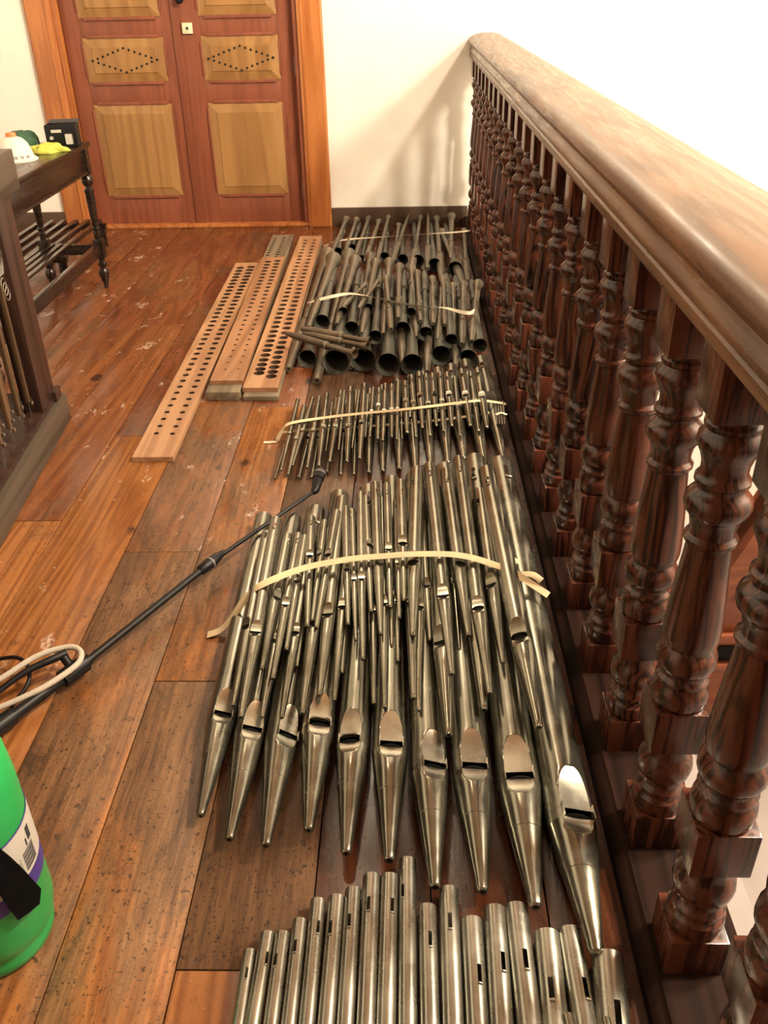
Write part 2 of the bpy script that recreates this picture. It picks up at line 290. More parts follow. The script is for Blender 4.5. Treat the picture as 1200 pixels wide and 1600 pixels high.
# ------------------------------------------------------------------ pipe tables, metres: toe xyz, top xyz, radius, foot length, roll, slot distance from top, slot roll (reeds: toe xyz, bell xyz, bell radius, boot radius)
T = {
 'front': [
  (-0.2737, 0.4841, 0.0134, -0.2765, 0.9041, 0.0134, 0.0116, 0.1386, 0, 0.0449, 10),
  (-0.2586, 0.4955, 0.0151, -0.2494, 0.9354, 0.0151, 0.0135, 0.1452, 0, 0.0507, 35),
  (-0.2235, 0.4755, 0.0151, -0.2223, 0.9355, 0.0151, 0.0135, 0.1518, 0, 0.0544, -20),
  (-0.193, 0.4603, 0.0151, -0.1943, 0.9603, 0.0151, 0.0137, 0.165, 0, 0.0547, -16),
  (-0.1641, 0.4595, 0.0156, -0.1655, 0.9995, 0.0156, 0.0145, 0.1782, 0, 0.0587, 22),
  (-0.1368, 0.4458, 0.0162, -0.1321, 1.0058, 0.0162, 0.0152, 0.1848, 0, 0.0668, -27),
  (-0.1041, 0.4417, 0.0162, -0.1025, 1.0217, 0.0162, 0.0153, 0.1914, 0, 0.0691, -10),
  (-0.0715, 0.4494, 0.0173, -0.0692, 1.0494, 0.0173, 0.0167, 0.198, 0, 0.0655, -7),
  (-0.0419, 0.4295, 0.0173, -0.0358, 1.0495, 0.0173, 0.0167, 0.2046, 0, 0.0679, 22),
  (-0.0052, 0.4248, 0.0167, -0.0023, 1.0848, 0.0167, 0.0164, 0.2178, 0, 0.073, -30),
  (0.0308, 0.3862, 0.0178, 0.0329, 0.9862, 0.0178, 0.0167, 0.198, 0, 0.0695, 14),
  (0.0635, 0.4007, 0.0189, 0.0724, 1.0207, 0.0189, 0.0182, 0.2046, 0, 0.0717, 3),
  (0.1013, 0.3585, 0.0205, 0.1102, 0.9585, 0.0205, 0.0192, 0.198, 0, 0.1056, 24),
  (0.1322, 0.3512, 0.0211, 0.1528, 0.9808, 0.0211, 0.02, 0.2079, 0, 0.1073, 21),
  (0.1878, 0.3241, 0.0222, 0.1907, 0.9841, 0.0222, 0.0212, 0.2178, 0, 0.1084, 13),
  (0.2109, 0.3322, 0.0238, 0.238, 0.9316, 0.0238, 0.0222, 0.198, 0, 0.1075, -8),
  (0.2779, 0.3185, 0.0227, 0.2779, 0.9385, 0.0227, 0.0212, 0.2046, 0, 0.1116, 27),
  (0.2654, 0.2907, 0.0292, 0.3335, 0.8868, 0.0292, 0.027, 0.198, 0, 0.1092, 13),
 ],
 'front_top': [
  (0.2652, 0.4651, 0.075, 0.2434, 0.7643, 0.075, 0.0099, 0.12, 0, -1, 0),
  (0.3123, 0.5047, 0.085, 0.2983, 0.7543, 0.085, 0.0073, 0.1, 0, -1, 0),
 ],
 'big': [
  (-0.4139, 1.1768, 0.0319, -0.4405, 2.3037, 0.0319, 0.0319, 0.2541, 19, -1, 0),
  (-0.3462, 1.1188, 0.0344, -0.3499, 2.2911, 0.0344, 0.0344, 0.2612, 18, -1, 0),
  (-0.2734, 1.1032, 0.036, -0.2826, 2.333, 0.036, 0.036, 0.2589, 32, 0.0732, 36),
  (-0.1944, 1.138, 0.0371, -0.2144, 2.4207, 0.0371, 0.0371, 0.2525, 12, 0.0972, 15),
  (-0.1182, 1.0864, 0.0363, -0.1239, 2.4576, 0.0363, 0.0363, 0.257, -8, 0.0818, 12),
  (-0.0369, 1.0695, 0.0385, -0.0482, 2.5071, 0.0385, 0.0385, 0.2574, 6, -1, 0),
  (0.0473, 1.013, 0.0387, 0.0273, 2.5357, 0.0387, 0.0387, 0.2575, 17, 0.0673, -12),
  (0.132, 1.0027, 0.041, 0.1281, 2.5871, 0.041, 0.041, 0.2594, 5, -1, 0),
  (0.2228, 0.9705, 0.0439, 0.2316, 2.6388, 0.0439, 0.0439, 0.2603, -3, 0.1401, -19),
  (0.3124, 0.8813, 0.0469, 0.3149, 2.609, 0.0469, 0.0469, 0.2516, 13, 0.1092, 8),
 ],
 'upper': [
  (-0.38, 1.412, 0.1028, -0.3975, 2.1017, 0.1028, 0.0148, 0.2577, -28, 0.023, 7),
  (-0.357, 1.3741, 0.1057, -0.3801, 2.1692, 0.1057, 0.0177, 0.2671, 7, 0.0521, 14),
  (-0.3335, 1.5301, 0.1027, -0.338, 2.0912, 0.1027, 0.0147, 0.2574, 34, 0.0425, 38),
  (-0.3048, 1.4997, 0.1009, -0.3078, 2.097, 0.1009, 0.0129, 0.2599, 6, 0.0434, 6),
  (-0.2859, 1.6006, 0.0997, -0.2889, 2.0885, 0.0997, 0.0117, 0.2628, 4, -1, 0),
  (-0.2438, 1.6847, 0.1011, -0.2797, 2.1896, 0.1011, 0.0131, 0.2912, 5, 0.0429, 6),
  (-0.2336, 1.7093, 0.0994, -0.2389, 2.1706, 0.0994, 0.0114, 0.2826, -28, -1, 0),
  (-0.2215, 1.6797, 0.1011, -0.2067, 2.2211, 0.1011, 0.0131, 0.3013, -16, -1, 0),
  (-0.1446, 1.6943, 0.0991, -0.1819, 2.25, 0.0991, 0.0111, 0.2228, 0, -1, 0),
  (-0.1232, 1.6371, 0.098, -0.1618, 2.2293, 0.098, 0.01, 0.2374, 0, 0.0355, -23),
  (-0.1035, 1.565, 0.1005, -0.1413, 2.3306, 0.1005, 0.0125, 0.3066, 0, 0.049, -9),
  (-0.0897, 1.7417, 0.1013, -0.1245, 2.3019, 0.1013, 0.0133, 0.2881, 34, 0.0464, 30),
  (-0.0638, 1.6517, 0.1035, -0.0975, 2.3804, 0.1035, 0.0155, 0.2824, 21, 0.0592, 19),
  (-0.0422, 1.7599, 0.1012, -0.0618, 2.3799, 0.1012, 0.0132, 0.2481, 0, 0.0593, 5),
  (-0.0196, 1.7186, 0.0992, -0.0294, 2.2853, 0.0992, 0.0112, 0.2267, 0, 0.0457, -22),
  (-0.0069, 1.7813, 0.1048, -0.0181, 2.389, 0.1048, 0.0168, 0.2431, 0, 0.0768, 16),
  (0.0127, 1.638, 0.1086, 0.0326, 2.4602, 0.1086, 0.0206, 0.2854, -17, 0.0937, -25),
  (0.0992, 1.5063, 0.1074, 0.0739, 2.4915, 0.1074, 0.0194, 0.2728, -8, 0.0769, -6),
  (0.145, 1.6409, 0.1076, 0.1255, 2.4519, 0.1076, 0.0196, 0.2778, 10, 0.0756, -4),
  (0.1786, 1.4437, 0.1078, 0.1703, 2.5329, 0.1078, 0.0198, 0.2817, -9, 0.0919, -6),
  (0.2177, 1.5454, 0.107, 0.2233, 2.3261, 0.107, 0.019, 0.2827, -25, 0.0808, -38),
  (0.271, 1.3346, 0.1151, 0.2532, 2.4362, 0.1151, 0.0271, 0.2673, -20, 0.0984, -23),
 ],
 'middle': [
  (-0.3173, 1.399, 0.0814, -0.3201, 2.013, 0.0814, 0.0154, 0.2456, 0, -1, 0),
  (-0.2739, 1.3969, 0.0816, -0.2744, 2.0765, 0.0816, 0.0156, 0.2719, 0, -1, 0),
  (-0.2587, 1.5693, 0.0758, -0.2652, 2.0919, 0.0758, 0.0098, 0.209, 0, -1, 0),
  (-0.2304, 1.4086, 0.0833, -0.2319, 2.1405, 0.0833, 0.0173, 0.2928, 0, -1, 0),
  (-0.1971, 1.4633, 0.0845, -0.1984, 2.3239, 0.0845, 0.0185, 0.2726, -6, -1, 0),
  (-0.1636, 1.4511, 0.0806, -0.1658, 2.2581, 0.0806, 0.0146, 0.3228, 0, -1, 0),
  (-0.1524, 1.5468, 0.0758, -0.1567, 2.1862, 0.0758, 0.0098, 0.2558, 0, -1, 0),
  (-0.0909, 1.6588, 0.076, -0.1144, 2.1575, 0.076, 0.01, 0.1997, 0, -1, 0),
  (-0.0754, 1.4444, 0.0773, -0.1021, 2.2443, 0.0773, 0.0113, 0.3202, 0, -1, 0),
  (-0.051, 1.4281, 0.0814, -0.0749, 2.3236, 0.0814, 0.0154, 0.3583, 0, -1, 0),
  (-0.038, 1.642, 0.076, -0.0454, 2.1397, 0.076, 0.01, 0.1991, 0, -1, 0),
  (-0.0224, 1.5865, 0.0758, -0.0307, 2.1397, 0.0758, 0.0098, 0.2213, 0, -1, 0),
  (0.0124, 1.4517, 0.0855, 0.0111, 2.304, 0.0855, 0.0195, 0.3409, 0, -1, 0),
  (0.0232, 1.4175, 0.0821, 0.04, 2.2904, 0.0821, 0.0161, 0.3492, 0, -1, 0),
  (0.0545, 1.6565, 0.0794, 0.0458, 2.1853, 0.0794, 0.0134, 0.2115, 0, -1, 0),
  (0.0849, 1.3372, 0.0904, 0.0849, 2.3725, 0.0904, 0.0244, 0.279, -22, -1, 0),
  (0.1236, 1.6237, 0.077, 0.1255, 2.2979, 0.077, 0.011, 0.2697, 0, -1, 0),
  (0.1642, 1.4107, 0.0903, 0.1719, 2.3715, 0.0903, 0.0243, 0.3843, 0, -1, 0),
 ],
 'small_upper': [
  (-0.4169, 2.5701, 0.0549, -0.4201, 3.1409, 0.0549, 0.0089, 0.2568, 0, -1, 0),
  (-0.3898, 2.5378, 0.0555, -0.3892, 3.0793, 0.0555, 0.0095, 0.2437, 0, -1, 0),
  (-0.3816, 2.5996, 0.0557, -0.3636, 3.15, 0.0557, 0.0097, 0.2478, 0, -1, 0),
  (-0.3305, 2.5828, 0.057, -0.3388, 3.1525, 0.057, 0.011, 0.2564, 0, 0.0513, 21),
  (-0.2927, 2.5928, 0.0585, -0.3108, 3.179, 0.0585, 0.0125, 0.2743, 23, 0.0549, 14),
  (-0.2784, 2.7116, 0.0523, -0.284, 3.1136, 0.0523, 0.0063, 0.1809, 0, -1, 0),
  (-0.2583, 2.6208, 0.0579, -0.2572, 3.2041, 0.0579, 0.0119, 0.2532, 13, 0.054, 19),
  (-0.2344, 2.7176, 0.0538, -0.2431, 3.2194, 0.0538, 0.0078, 0.2258, 0, -1, 0),
  (-0.1998, 2.6172, 0.0592, -0.2207, 3.2315, 0.0592, 0.0132, 0.2511, -11, 0.0574, 6),
  (-0.1884, 2.7313, 0.0538, -0.1848, 3.2179, 0.0538, 0.0078, 0.219, 0, -1, 0),
  (-0.1576, 2.6394, 0.0593, -0.1663, 3.2683, 0.0593, 0.0133, 0.2541, -10, 0.0584, 8),
  (-0.1449, 2.8179, 0.0524, -0.1485, 3.189, 0.0524, 0.0064, 0.167, 0, -1, 0),
  (-0.1287, 2.8118, 0.0553, -0.1299, 3.2446, 0.0553, 0.0093, 0.1948, 0, -1, 0),
  (-0.1008, 2.7913, 0.0577, -0.1065, 3.2259, 0.0577, 0.0117, 0.2574, -2, 0.0541, 4),
  (-0.0824, 2.7763, 0.0575, -0.082, 3.2705, 0.0575, 0.0115, 0.2224, 0, 0.0547, 6),
  (-0.0513, 2.8059, 0.0575, -0.0564, 3.2633, 0.0575, 0.0115, 0.2058, 0, 0.0546, 1),
  (-0.033, 2.7868, 0.0568, -0.0311, 3.3033, 0.0568, 0.0108, 0.2324, 0, -1, 0),
  (-0.0151, 2.8069, 0.0516, -0.0178, 3.0503, 0.0516, 0.0056, 0.1095, 0, -1, 0),
  (0.0032, 2.8306, 0.06, -0.0028, 3.282, 0.06, 0.014, 0.248, -12, 0.06, -3),
  (0.0348, 2.8023, 0.0585, 0.0234, 3.3509, 0.0585, 0.0125, 0.2697, -15, 0.0585, -8),
  (0.0586, 2.8678, 0.0616, 0.0549, 3.3695, 0.0616, 0.0156, 0.2507, -22, 0.0654, -6),
  (0.0847, 2.8103, 0.0591, 0.0834, 3.3613, 0.0591, 0.0131, 0.248, 0, 0.06, -7),
  (0.1097, 2.8855, 0.0601, 0.1094, 3.358, 0.0601, 0.0141, 0.2492, 13, 0.0622, -8),
  (0.1337, 2.8466, 0.0584, 0.1415, 3.3816, 0.0584, 0.0124, 0.2408, 0, 0.0592, -7),
  (0.1648, 2.8799, 0.0623, 0.1692, 3.3578, 0.0623, 0.0163, 0.2449, -11, 0.0667, -9),
  (0.1912, 2.8127, 0.0569, 0.1994, 3.3367, 0.0569, 0.0109, 0.2358, 0, -1, 0),
  (0.2313, 2.8755, 0.0638, 0.2305, 3.3865, 0.0638, 0.0178, 0.242, -13, 0.0705, -15),
  (0.2589, 2.8427, 0.0591, 0.2666, 3.3765, 0.0591, 0.0131, 0.2402, 0, 0.0605, -15),
  (0.2893, 2.8556, 0.0652, 0.2959, 3.3882, 0.0652, 0.0192, 0.2428, -10, 0.0735, -15),
 ],
 'small_lower': [
  (-0.4428, 2.594, 0.0102, -0.4316, 3.1499, 0.0102, 0.0102, 0.2613, 0, -1, 0),
  (-0.4014, 2.6112, 0.0102, -0.3838, 3.1488, 0.0102, 0.0102, 0.2528, 0, -1, 0),
  (-0.3624, 2.5925, 0.0128, -0.3495, 3.1906, 0.0128, 0.0128, 0.2811, 0, -1, 0),
  (-0.3193, 2.5942, 0.0116, -0.3203, 3.2049, 0.0116, 0.0116, 0.2871, 0, -1, 0),
  (-0.2704, 2.6336, 0.0117, -0.279, 3.2346, 0.0117, 0.0117, 0.2825, 0, -1, 0),
  (-0.2231, 2.6124, 0.013, -0.2402, 3.2747, 0.013, 0.013, 0.3114, 0, -1, 0),
  (-0.1772, 2.607, 0.0156, -0.2023, 3.2934, 0.0156, 0.0156, 0.3228, 0, -1, 0),
  (-0.1275, 2.6126, 0.0195, -0.1453, 3.2959, 0.0195, 0.0195, 0.3213, 0, 0.076, 3),
  (-0.08, 2.6183, 0.0209, -0.0966, 3.3239, 0.0209, 0.0209, 0.3317, 0, 0.0796, 0),
  (-0.0237, 2.6259, 0.0236, -0.037, 3.3687, 0.0236, 0.0236, 0.3492, 0, 0.0865, -2),
  (0.0305, 2.6315, 0.025, 0.0158, 3.4043, 0.025, 0.025, 0.3633, 0, 0.0905, -5),
  (0.083, 2.6508, 0.0265, 0.0719, 3.4335, 0.0265, 0.0265, 0.3679, 0, 0.0945, -7),
  (0.1422, 2.6609, 0.028, 0.1373, 3.4768, 0.028, 0.028, 0.3834, 0, 0.0991, -9),
  (0.1981, 2.6851, 0.0295, 0.1924, 3.5069, 0.0295, 0.0295, 0.3862, 0, 0.1034, -12),
  (0.2657, 2.6262, 0.0307, 0.2572, 3.5524, 0.0307, 0.0307, 0.4353, 0, 0.1077, -16),
  (0.3317, 2.6867, 0.0324, 0.3249, 3.5829, 0.0324, 0.0324, 0.4212, 0, 0.1125, -19),
 ],
 'tiny': [
  (0.3298, 2.8973, 0.06, 0.3404, 3.0937, 0.06, 0.0043, 0.0787, 0, -1, 0),
  (0.3391, 2.8971, 0.06, 0.3501, 3.0935, 0.06, 0.0043, 0.0787, 0, -1, 0),
  (0.3483, 2.8969, 0.06, 0.3598, 3.0932, 0.06, 0.0043, 0.0787, 0, -1, 0),
  (0.3575, 2.8967, 0.06, 0.3695, 3.093, 0.06, 0.0043, 0.0787, 0, -1, 0),
 ],
 'reed_front': [
  (-0.4354, 4.9732, 0.0273, -0.4267, 3.6031, 0.0419, 0.0419, 0.0273),
  (-0.3168, 4.9306, 0.0271, -0.2956, 3.5225, 0.0576, 0.0576, 0.0271),
  (-0.1969, 4.9007, 0.0269, -0.18, 3.5516, 0.0534, 0.0534, 0.0269),
  (-0.0748, 4.871, 0.0267, -0.0754, 3.5031, 0.0513, 0.0513, 0.0267),
  (0.0355, 4.8661, 0.0267, 0.0273, 3.5076, 0.0483, 0.0483, 0.0267),
  (0.1519, 4.837, 0.0265, 0.1527, 3.6119, 0.0464, 0.0464, 0.0265),
  (0.2786, 4.8313, 0.0265, 0.2678, 3.5948, 0.0401, 0.0401, 0.0265),
 ],
 'reed_mid': [
  (-0.3951, 4.9459, 0.0707, -0.3881, 3.9531, 0.0837, 0.0387, 0.0207),
  (-0.3088, 4.8835, 0.0763, -0.2954, 4.0597, 0.0958, 0.0258, 0.0163),
  (-0.2589, 4.8768, 0.0704, -0.2468, 3.8672, 0.0815, 0.0365, 0.0204),
  (-0.1763, 4.8524, 0.0762, -0.1758, 4.1155, 0.0946, 0.0246, 0.0162),
  (-0.1374, 4.8464, 0.0703, -0.1365, 3.7784, 0.073, 0.033, 0.0203),
  (-0.0069, 4.816, 0.0702, -0.0132, 3.8609, 0.0779, 0.0379, 0.0202),
  (0.0349, 4.7816, 0.076, 0.026, 4.0388, 0.0957, 0.0257, 0.016),
  (0.1047, 4.7867, 0.0701, 0.0904, 3.8077, 0.0745, 0.0345, 0.0201),
  (0.221, 4.7338, 0.0699, 0.2012, 3.7164, 0.0738, 0.0338, 0.0199),
  (0.352, 4.6291, 0.0645, 0.325, 3.6751, 0.0671, 0.0321, 0.0195),
 ],
 'reed_away': [
  (-0.4461, 3.8995, 0.0786, -0.4025, 4.9676, 0.0971, 0.0471, 0.0186),
  (-0.5004, 3.529, 0.0255, -0.4591, 5.2612, 0.0479, 0.0479, 0.0205),
  (-0.3695, 3.4058, 0.023, -0.3283, 5.176, 0.0652, 0.0452, 0.023),
  (-0.3184, 3.9339, 0.0803, -0.2763, 4.8975, 0.1075, 0.0375, 0.0153),
  (-0.2353, 3.5426, 0.0257, -0.2011, 5.1703, 0.0538, 0.0338, 0.0157),
  (-0.1991, 3.8346, 0.0683, -0.1621, 4.8734, 0.102, 0.032, 0.0183),
  (-0.1001, 3.8231, 0.0683, -0.0881, 4.8887, 0.1002, 0.0302, 0.0183),
  (-0.0648, 3.8103, 0.0965, -0.0996, 4.5305, 0.1133, 0.0233, 0.0165),
  (-0.0339, 3.9551, 0.097, -0.0311, 4.7934, 0.098, 0.028, 0.017),
  (-0.0134, 3.5327, 0.0388, -0.0307, 4.6151, 0.0737, 0.0237, 0.0188),
  (0.0501, 3.8043, 0.0582, 0.0349, 4.7721, 0.0961, 0.0261, 0.0182),
  (0.0695, 3.9355, 0.0902, 0.0644, 4.6482, 0.1071, 0.0221, 0.0152),
  (0.0884, 3.4577, 0.0335, 0.1429, 4.6586, 0.0722, 0.0222, 0.0185),
  (0.1274, 3.8987, 0.0901, 0.1418, 4.5087, 0.1032, 0.0182, 0.0151),
  (0.1436, 3.7601, 0.0614, 0.1978, 4.5896, 0.0919, 0.0219, 0.0164),
  (0.1802, 3.8986, 0.0834, 0.196, 4.4625, 0.103, 0.018, 0.0134),
  (0.2116, 3.5122, 0.0271, 0.2487, 4.5254, 0.0733, 0.0233, 0.0171),
  (0.2478, 3.6917, 0.0677, 0.3005, 4.4585, 0.0962, 0.0262, 0.0177),
  (0.2918, 3.7217, 0.0678, 0.3732, 4.4716, 0.0979, 0.0279, 0.0178),
  (-0.3015, 4.1161, 0.1023, -0.2054, 4.4305, 0.1147, 0.0147, 0.0123),
  (-0.2238, 4.0942, 0.1022, -0.1415, 4.4823, 0.1148, 0.0148, 0.0122),
 ],
 'reed_cross': [
  (-0.5235, 3.7211, 0.1162, -0.2103, 3.4824, 0.1093, 0.0213, 0.0162),
  (-0.463, 3.7707, 0.1213, -0.1533, 3.6205, 0.1106, 0.0206, 0.0163),
  (-0.4492, 3.7149, 0.1175, -0.1625, 3.5653, 0.1084, 0.0204, 0.0145),
 ],
 'far_front': [
  (-0.4115, 6.1392, 0.02, -0.4069, 5.3858, 0.0293, 0.0293, 0.02),
  (-0.3066, 6.1328, 0.02, -0.3259, 5.476, 0.0277, 0.0277, 0.02),
  (-0.2486, 6.0937, 0.0199, -0.2534, 5.2385, 0.0248, 0.0248, 0.0199),
  (-0.123, 6.0861, 0.0199, -0.1208, 5.2523, 0.0305, 0.0305, 0.0199),
  (-0.028, 6.0803, 0.0198, -0.0144, 5.1792, 0.0339, 0.0339, 0.0198),
  (0.0628, 6.1104, 0.0199, 0.0749, 5.1349, 0.0374, 0.0374, 0.0199),
  (0.1705, 6.0932, 0.0224, 0.1687, 5.0459, 0.0387, 0.0387, 0.0224),
  (0.2722, 6.0517, 0.0222, 0.2809, 4.9525, 0.0416, 0.0416, 0.0222),
 ],
 'far_away': [
  (-0.4352, 5.3551, 0.0455, -0.3953, 6.1104, 0.0561, 0.0261, 0.0155),
  (-0.3576, 5.351, 0.0455, -0.3255, 6.0973, 0.0539, 0.0239, 0.0155),
  (-0.2943, 5.2348, 0.0452, -0.2445, 6.1285, 0.054, 0.024, 0.0152),
  (-0.2336, 5.1245, 0.0371, -0.1729, 6.0343, 0.0536, 0.0236, 0.0171),
  (-0.1599, 5.1597, 0.045, -0.1093, 6.0888, 0.0694, 0.0194, 0.015),
  (-0.0766, 5.0549, 0.0468, 0.0336, 6.2572, 0.0677, 0.0177, 0.0168),
  (0.0358, 4.9048, 0.0406, 0.1061, 6.1186, 0.0595, 0.0195, 0.0206),
  (0.1267, 4.9702, 0.0387, 0.1596, 6.1921, 0.0675, 0.0175, 0.0187),
  (0.1988, 4.7749, 0.0371, 0.2131, 6.0906, 0.056, 0.026, 0.0221),
  (0.2665, 5.1126, 0.052, 0.3127, 6.1104, 0.0626, 0.0326, 0.017),
  (0.311, 4.6647, 0.0337, 0.2347, 5.7465, 0.0547, 0.0247, 0.0237),
  (-0.0624, 5.1146, 0.0449, -0.0398, 5.9148, 0.059, 0.019, 0.0149),
  (0.3385, 4.7717, 0.0221, 0.3844, 5.851, 0.0272, 0.0272, 0.0221),
 ],
}
TAPES = [
 ('a', 0.026, 'tape', 'long cream masking tape across the heap of medium organ pipes', 0.0, [(-0.5169, 1.7733, 0.006), (-0.481, 1.7767, 0.02), (-0.4463, 1.7902, 0.055), (-0.4079, 1.8173, 0.1), (-0.3673, 1.8286, 0.128), (-0.2784, 1.8935, 0.128), (-0.197, 1.9297, 0.125), (-0.1297, 1.9487, 0.124), (-0.0613, 1.9528, 0.127), (0.0072, 1.9509, 0.134), (0.1089, 1.9426, 0.139), (0.1672, 1.927, 0.139), (0.2157, 1.9028, 0.137), (0.2719, 1.8774, 0.128), (0.3185, 1.8456, 0.112), (0.3606, 1.8202, 0.094)]),
 ('b', 0.022, 'tape', 'short tape end stuck on the pipes above the long tape', 0.0, [(0.2419, 1.9421, 0.118), (0.2713, 1.9495, 0.121), (0.3012, 1.95, 0.106)]),
 ('c', 0.026, 'tape', 'tape band wrapped over the rightmost of the largest pipes', 0.0, [(0.3042, 1.9222, 0.088), (0.3307, 1.9078, 0.096), (0.3529, 1.8927, 0.086)]),
 ('d', 0.02, 'tape', 'straight cream tape over the small taped pipe bundle', 0.0, [(-0.4719, 2.8835, 0.01), (-0.4528, 2.9013, 0.04), (-0.4191, 2.911, 0.066), (-0.2695, 2.9519, 0.071), (-0.1408, 2.9803, 0.072), (-0.0342, 2.9984, 0.073), (0.1095, 3.0307, 0.075), (0.2063, 3.053, 0.077), (0.2794, 3.0667, 0.078), (0.3327, 3.0671, 0.072), (0.3775, 3.0752, 0.06)]),
 ('e', 0.018, 'tape', 'lower tape strip showing between the slim pipes of the small bundle', 0.0, [(-0.4686, 2.9225, 0.022), (-0.4009, 2.9331, 0.024), (-0.3186, 2.9435, 0.026), (-0.2236, 2.9442, 0.03), (-0.0813, 2.9401, 0.041), (0.0602, 2.9518, 0.047), (0.2027, 2.9767, 0.052), (0.3299, 3.0245, 0.052)]),
 ('f', 0.016, 'tapewhite', 'stray bit of white tape on the floor left of the small pipe bundle', 0.0, [(-0.5221, 2.8847, 0.002), (-0.4985, 2.8843, 0.002), (-0.4726, 2.885, 0.004)]),
 ('g', 0.012, 'tapewhite', 'band of tape around the four tiny pipes beside the balustrade', 0.0, [(0.3311, 2.9662, 0.066), (0.3504, 2.9738, 0.07), (0.371, 2.9653, 0.066)]),
 ('h', 0.017, 'tapewhite', 'twisted white tape sagging over the middle heap of reed pipes', 0.9, [(-0.4927, 4.3225, 0.06), (-0.4467, 4.2579, 0.09), (-0.3559, 4.2464, 0.115), (-0.2686, 4.2677, 0.12), (-0.1657, 4.2063, 0.122), (-0.0406, 4.1158, 0.121), (0.0806, 4.0629, 0.118), (0.1856, 4.046, 0.116), (0.253, 4.0118, 0.108), (0.3042, 4.0154, 0.1), (0.3375, 4.1002, 0.09)]),
 ('i', 0.018, 'tapewhite', 'taut white tape over the far reed pipes nearest the baseboard', 0.35, [(-0.4756, 5.6839, 0.012), (-0.3491, 5.5654, 0.06), (-0.1294, 5.5555, 0.075), (0.1092, 5.593, 0.078), (0.3109, 5.6459, 0.074), (0.4221, 5.7464, 0.06)]),
]
# ================================================================== THE SETTING
X0, X1, YB, YW, ZC = -3.3, 0.385, -2.6, 6.193, 4.5
XN, ZN = 4.6, -2.8
# floor: a bed under separate boards
bm = bmesh.new(); box(bm, X0, .56, YB, YW+.15, -.30, -.024); floor = tag(mesh_obj('floor', bm, M['void']), 'worn pine board floor of the gallery', None, None, 'structure')
seams = [-3.3, -3.07, -2.84, -2.62, -2.40, -2.18, -1.96, -1.74, -1.525, -1.31, -1.09, -.842, -.614, -.402, -.175, .04, .25, .56]
joints = {-.402: [.879, 3.9], -.842: [2.17, 4.6], -.614: [1.605, 3.2, 5.1], -1.09: [2.95, 5.2], -1.31: [2.35, 4.2], -.175: [1.9, 4.4], .04: [2.7], .25: [1.4, 3.5]}
for i, (a, b) in enumerate(zip(seams, seams[1:])):
    ys = [YB] + joints.get(a, [random.uniform(0, 2), random.uniform(3, 5.5)]) + [YW]
    for j, (p, q) in enumerate(zip(ys, ys[1:])):
        g = .0013
        o = bx('plank', a+g, b-g, p+g, q-g, -.024, random.uniform(-.0008, .0006), M['floor'], floor, .0012)
        mid = (p+q)/2; far = min(1, max(0, (q-2.3)/2.2))
        o['tone'] = max(0.0, min(1.0, far*.85 + random.uniform(-.12, .15)))
        o['wear'] = .75 if (mid < 2.2 and a > -.9) else random.uniform(.0, .18)
        o['stain_shade'] = 0.0; o['dust'] = .9 if (q > 2.9 and a < -.6) else .06
        if a == -.842 and j == 0: o['wear'] = .62; o['tone'] = .12
        if a == -.842 and j == 1: o['wear'] = .5; o['tone'] = .45
        if a == -1.09 and j == 0: o['wear'] = .05; o['tone'] = 0.0
        if a == -1.31 and j == 0: o['wear'] = .15; o['tone'] = .05
        if a == -.614 and j == 0: o['wear'] = .68; o['tone'] = 0.0
        if a == -.614 and j == 1: o['wear'] = .5; o['tone'] = .1
        if a == -.402: o['wear'] = (.05, .95, .4)[j]; o['tone'] = (.15, .12, .5)[j]; o['stain_shade'] = (0, .45, .2)[j]
        if a >= -.2: o['wear'] = .25; o['tone'] = .85; o['stain_shade'] = .95 if p < 3 else .6  # boards under the pipes: stain plus shadow painted into the colour
# walls
DX0, DX1, DZ = -2.16, -.655, 2.42            # door opening
bm = bmesh.new()
box(bm, X0, DX0, YW, YW+.25, 0, ZC); box(bm, DX1, XN, YW, YW+.25, 0, ZC); box(bm, DX0, DX1, YW, YW+.25, DZ, ZC); box(bm, .62, XN, YW, YW+.25, ZN, 0)
tag(mesh_obj('wall_back', bm, M['plaster']), 'warm white plaster end wall holding the double door', kind='structure')
tag(bx('wall_left', X0-.2, X0, YB, YW, 0, ZC, M['plaster']), 'white plaster wall along the left of the gallery', kind='structure')
tag(bx('wall_right', XN, XN+.2, YB, YW+.25, ZN, ZC, M['plaster']), 'bright white nave wall beyond the balustrade', kind='structure')
tag(bx('wall_front', X0-.2, XN+.2, YB-.2, YB, ZN, ZC, M['case']), 'dark panelled wood behind the viewer', kind='structure')
tag(bx('ceiling', X0-.2, XN+.2, YB-.2, YW+.25, ZC, ZC+.2, M['ceiling']), 'brown boarded ceiling over gallery and nave', kind='structure')
tag(bx('floor_nave', .62, XN, YB, YW, ZN-.2, ZN, M['stone']), 'pale stone nave floor far below the gallery', kind='structure')
bm = bmesh.new(); box(bm, .56, .63, YB, YW, ZN, -.024); tag(mesh_obj('wall_gallery_edge', bm, M['stone']), 'stone face below the gallery edge', kind='structure')
# baseboards
tag(bx('baseboard_back', -.50, .425, YW-.018, YW, 0, .118, M['skirt'], None, .003), 'dark brown baseboard right of the door', kind='structure')
tag(bx('baseboard_left', X0, -2.325, YW-.018, YW, 0, .118, M['skirt'], None, .003), 'dark brown baseboard left of the door', kind='structure')
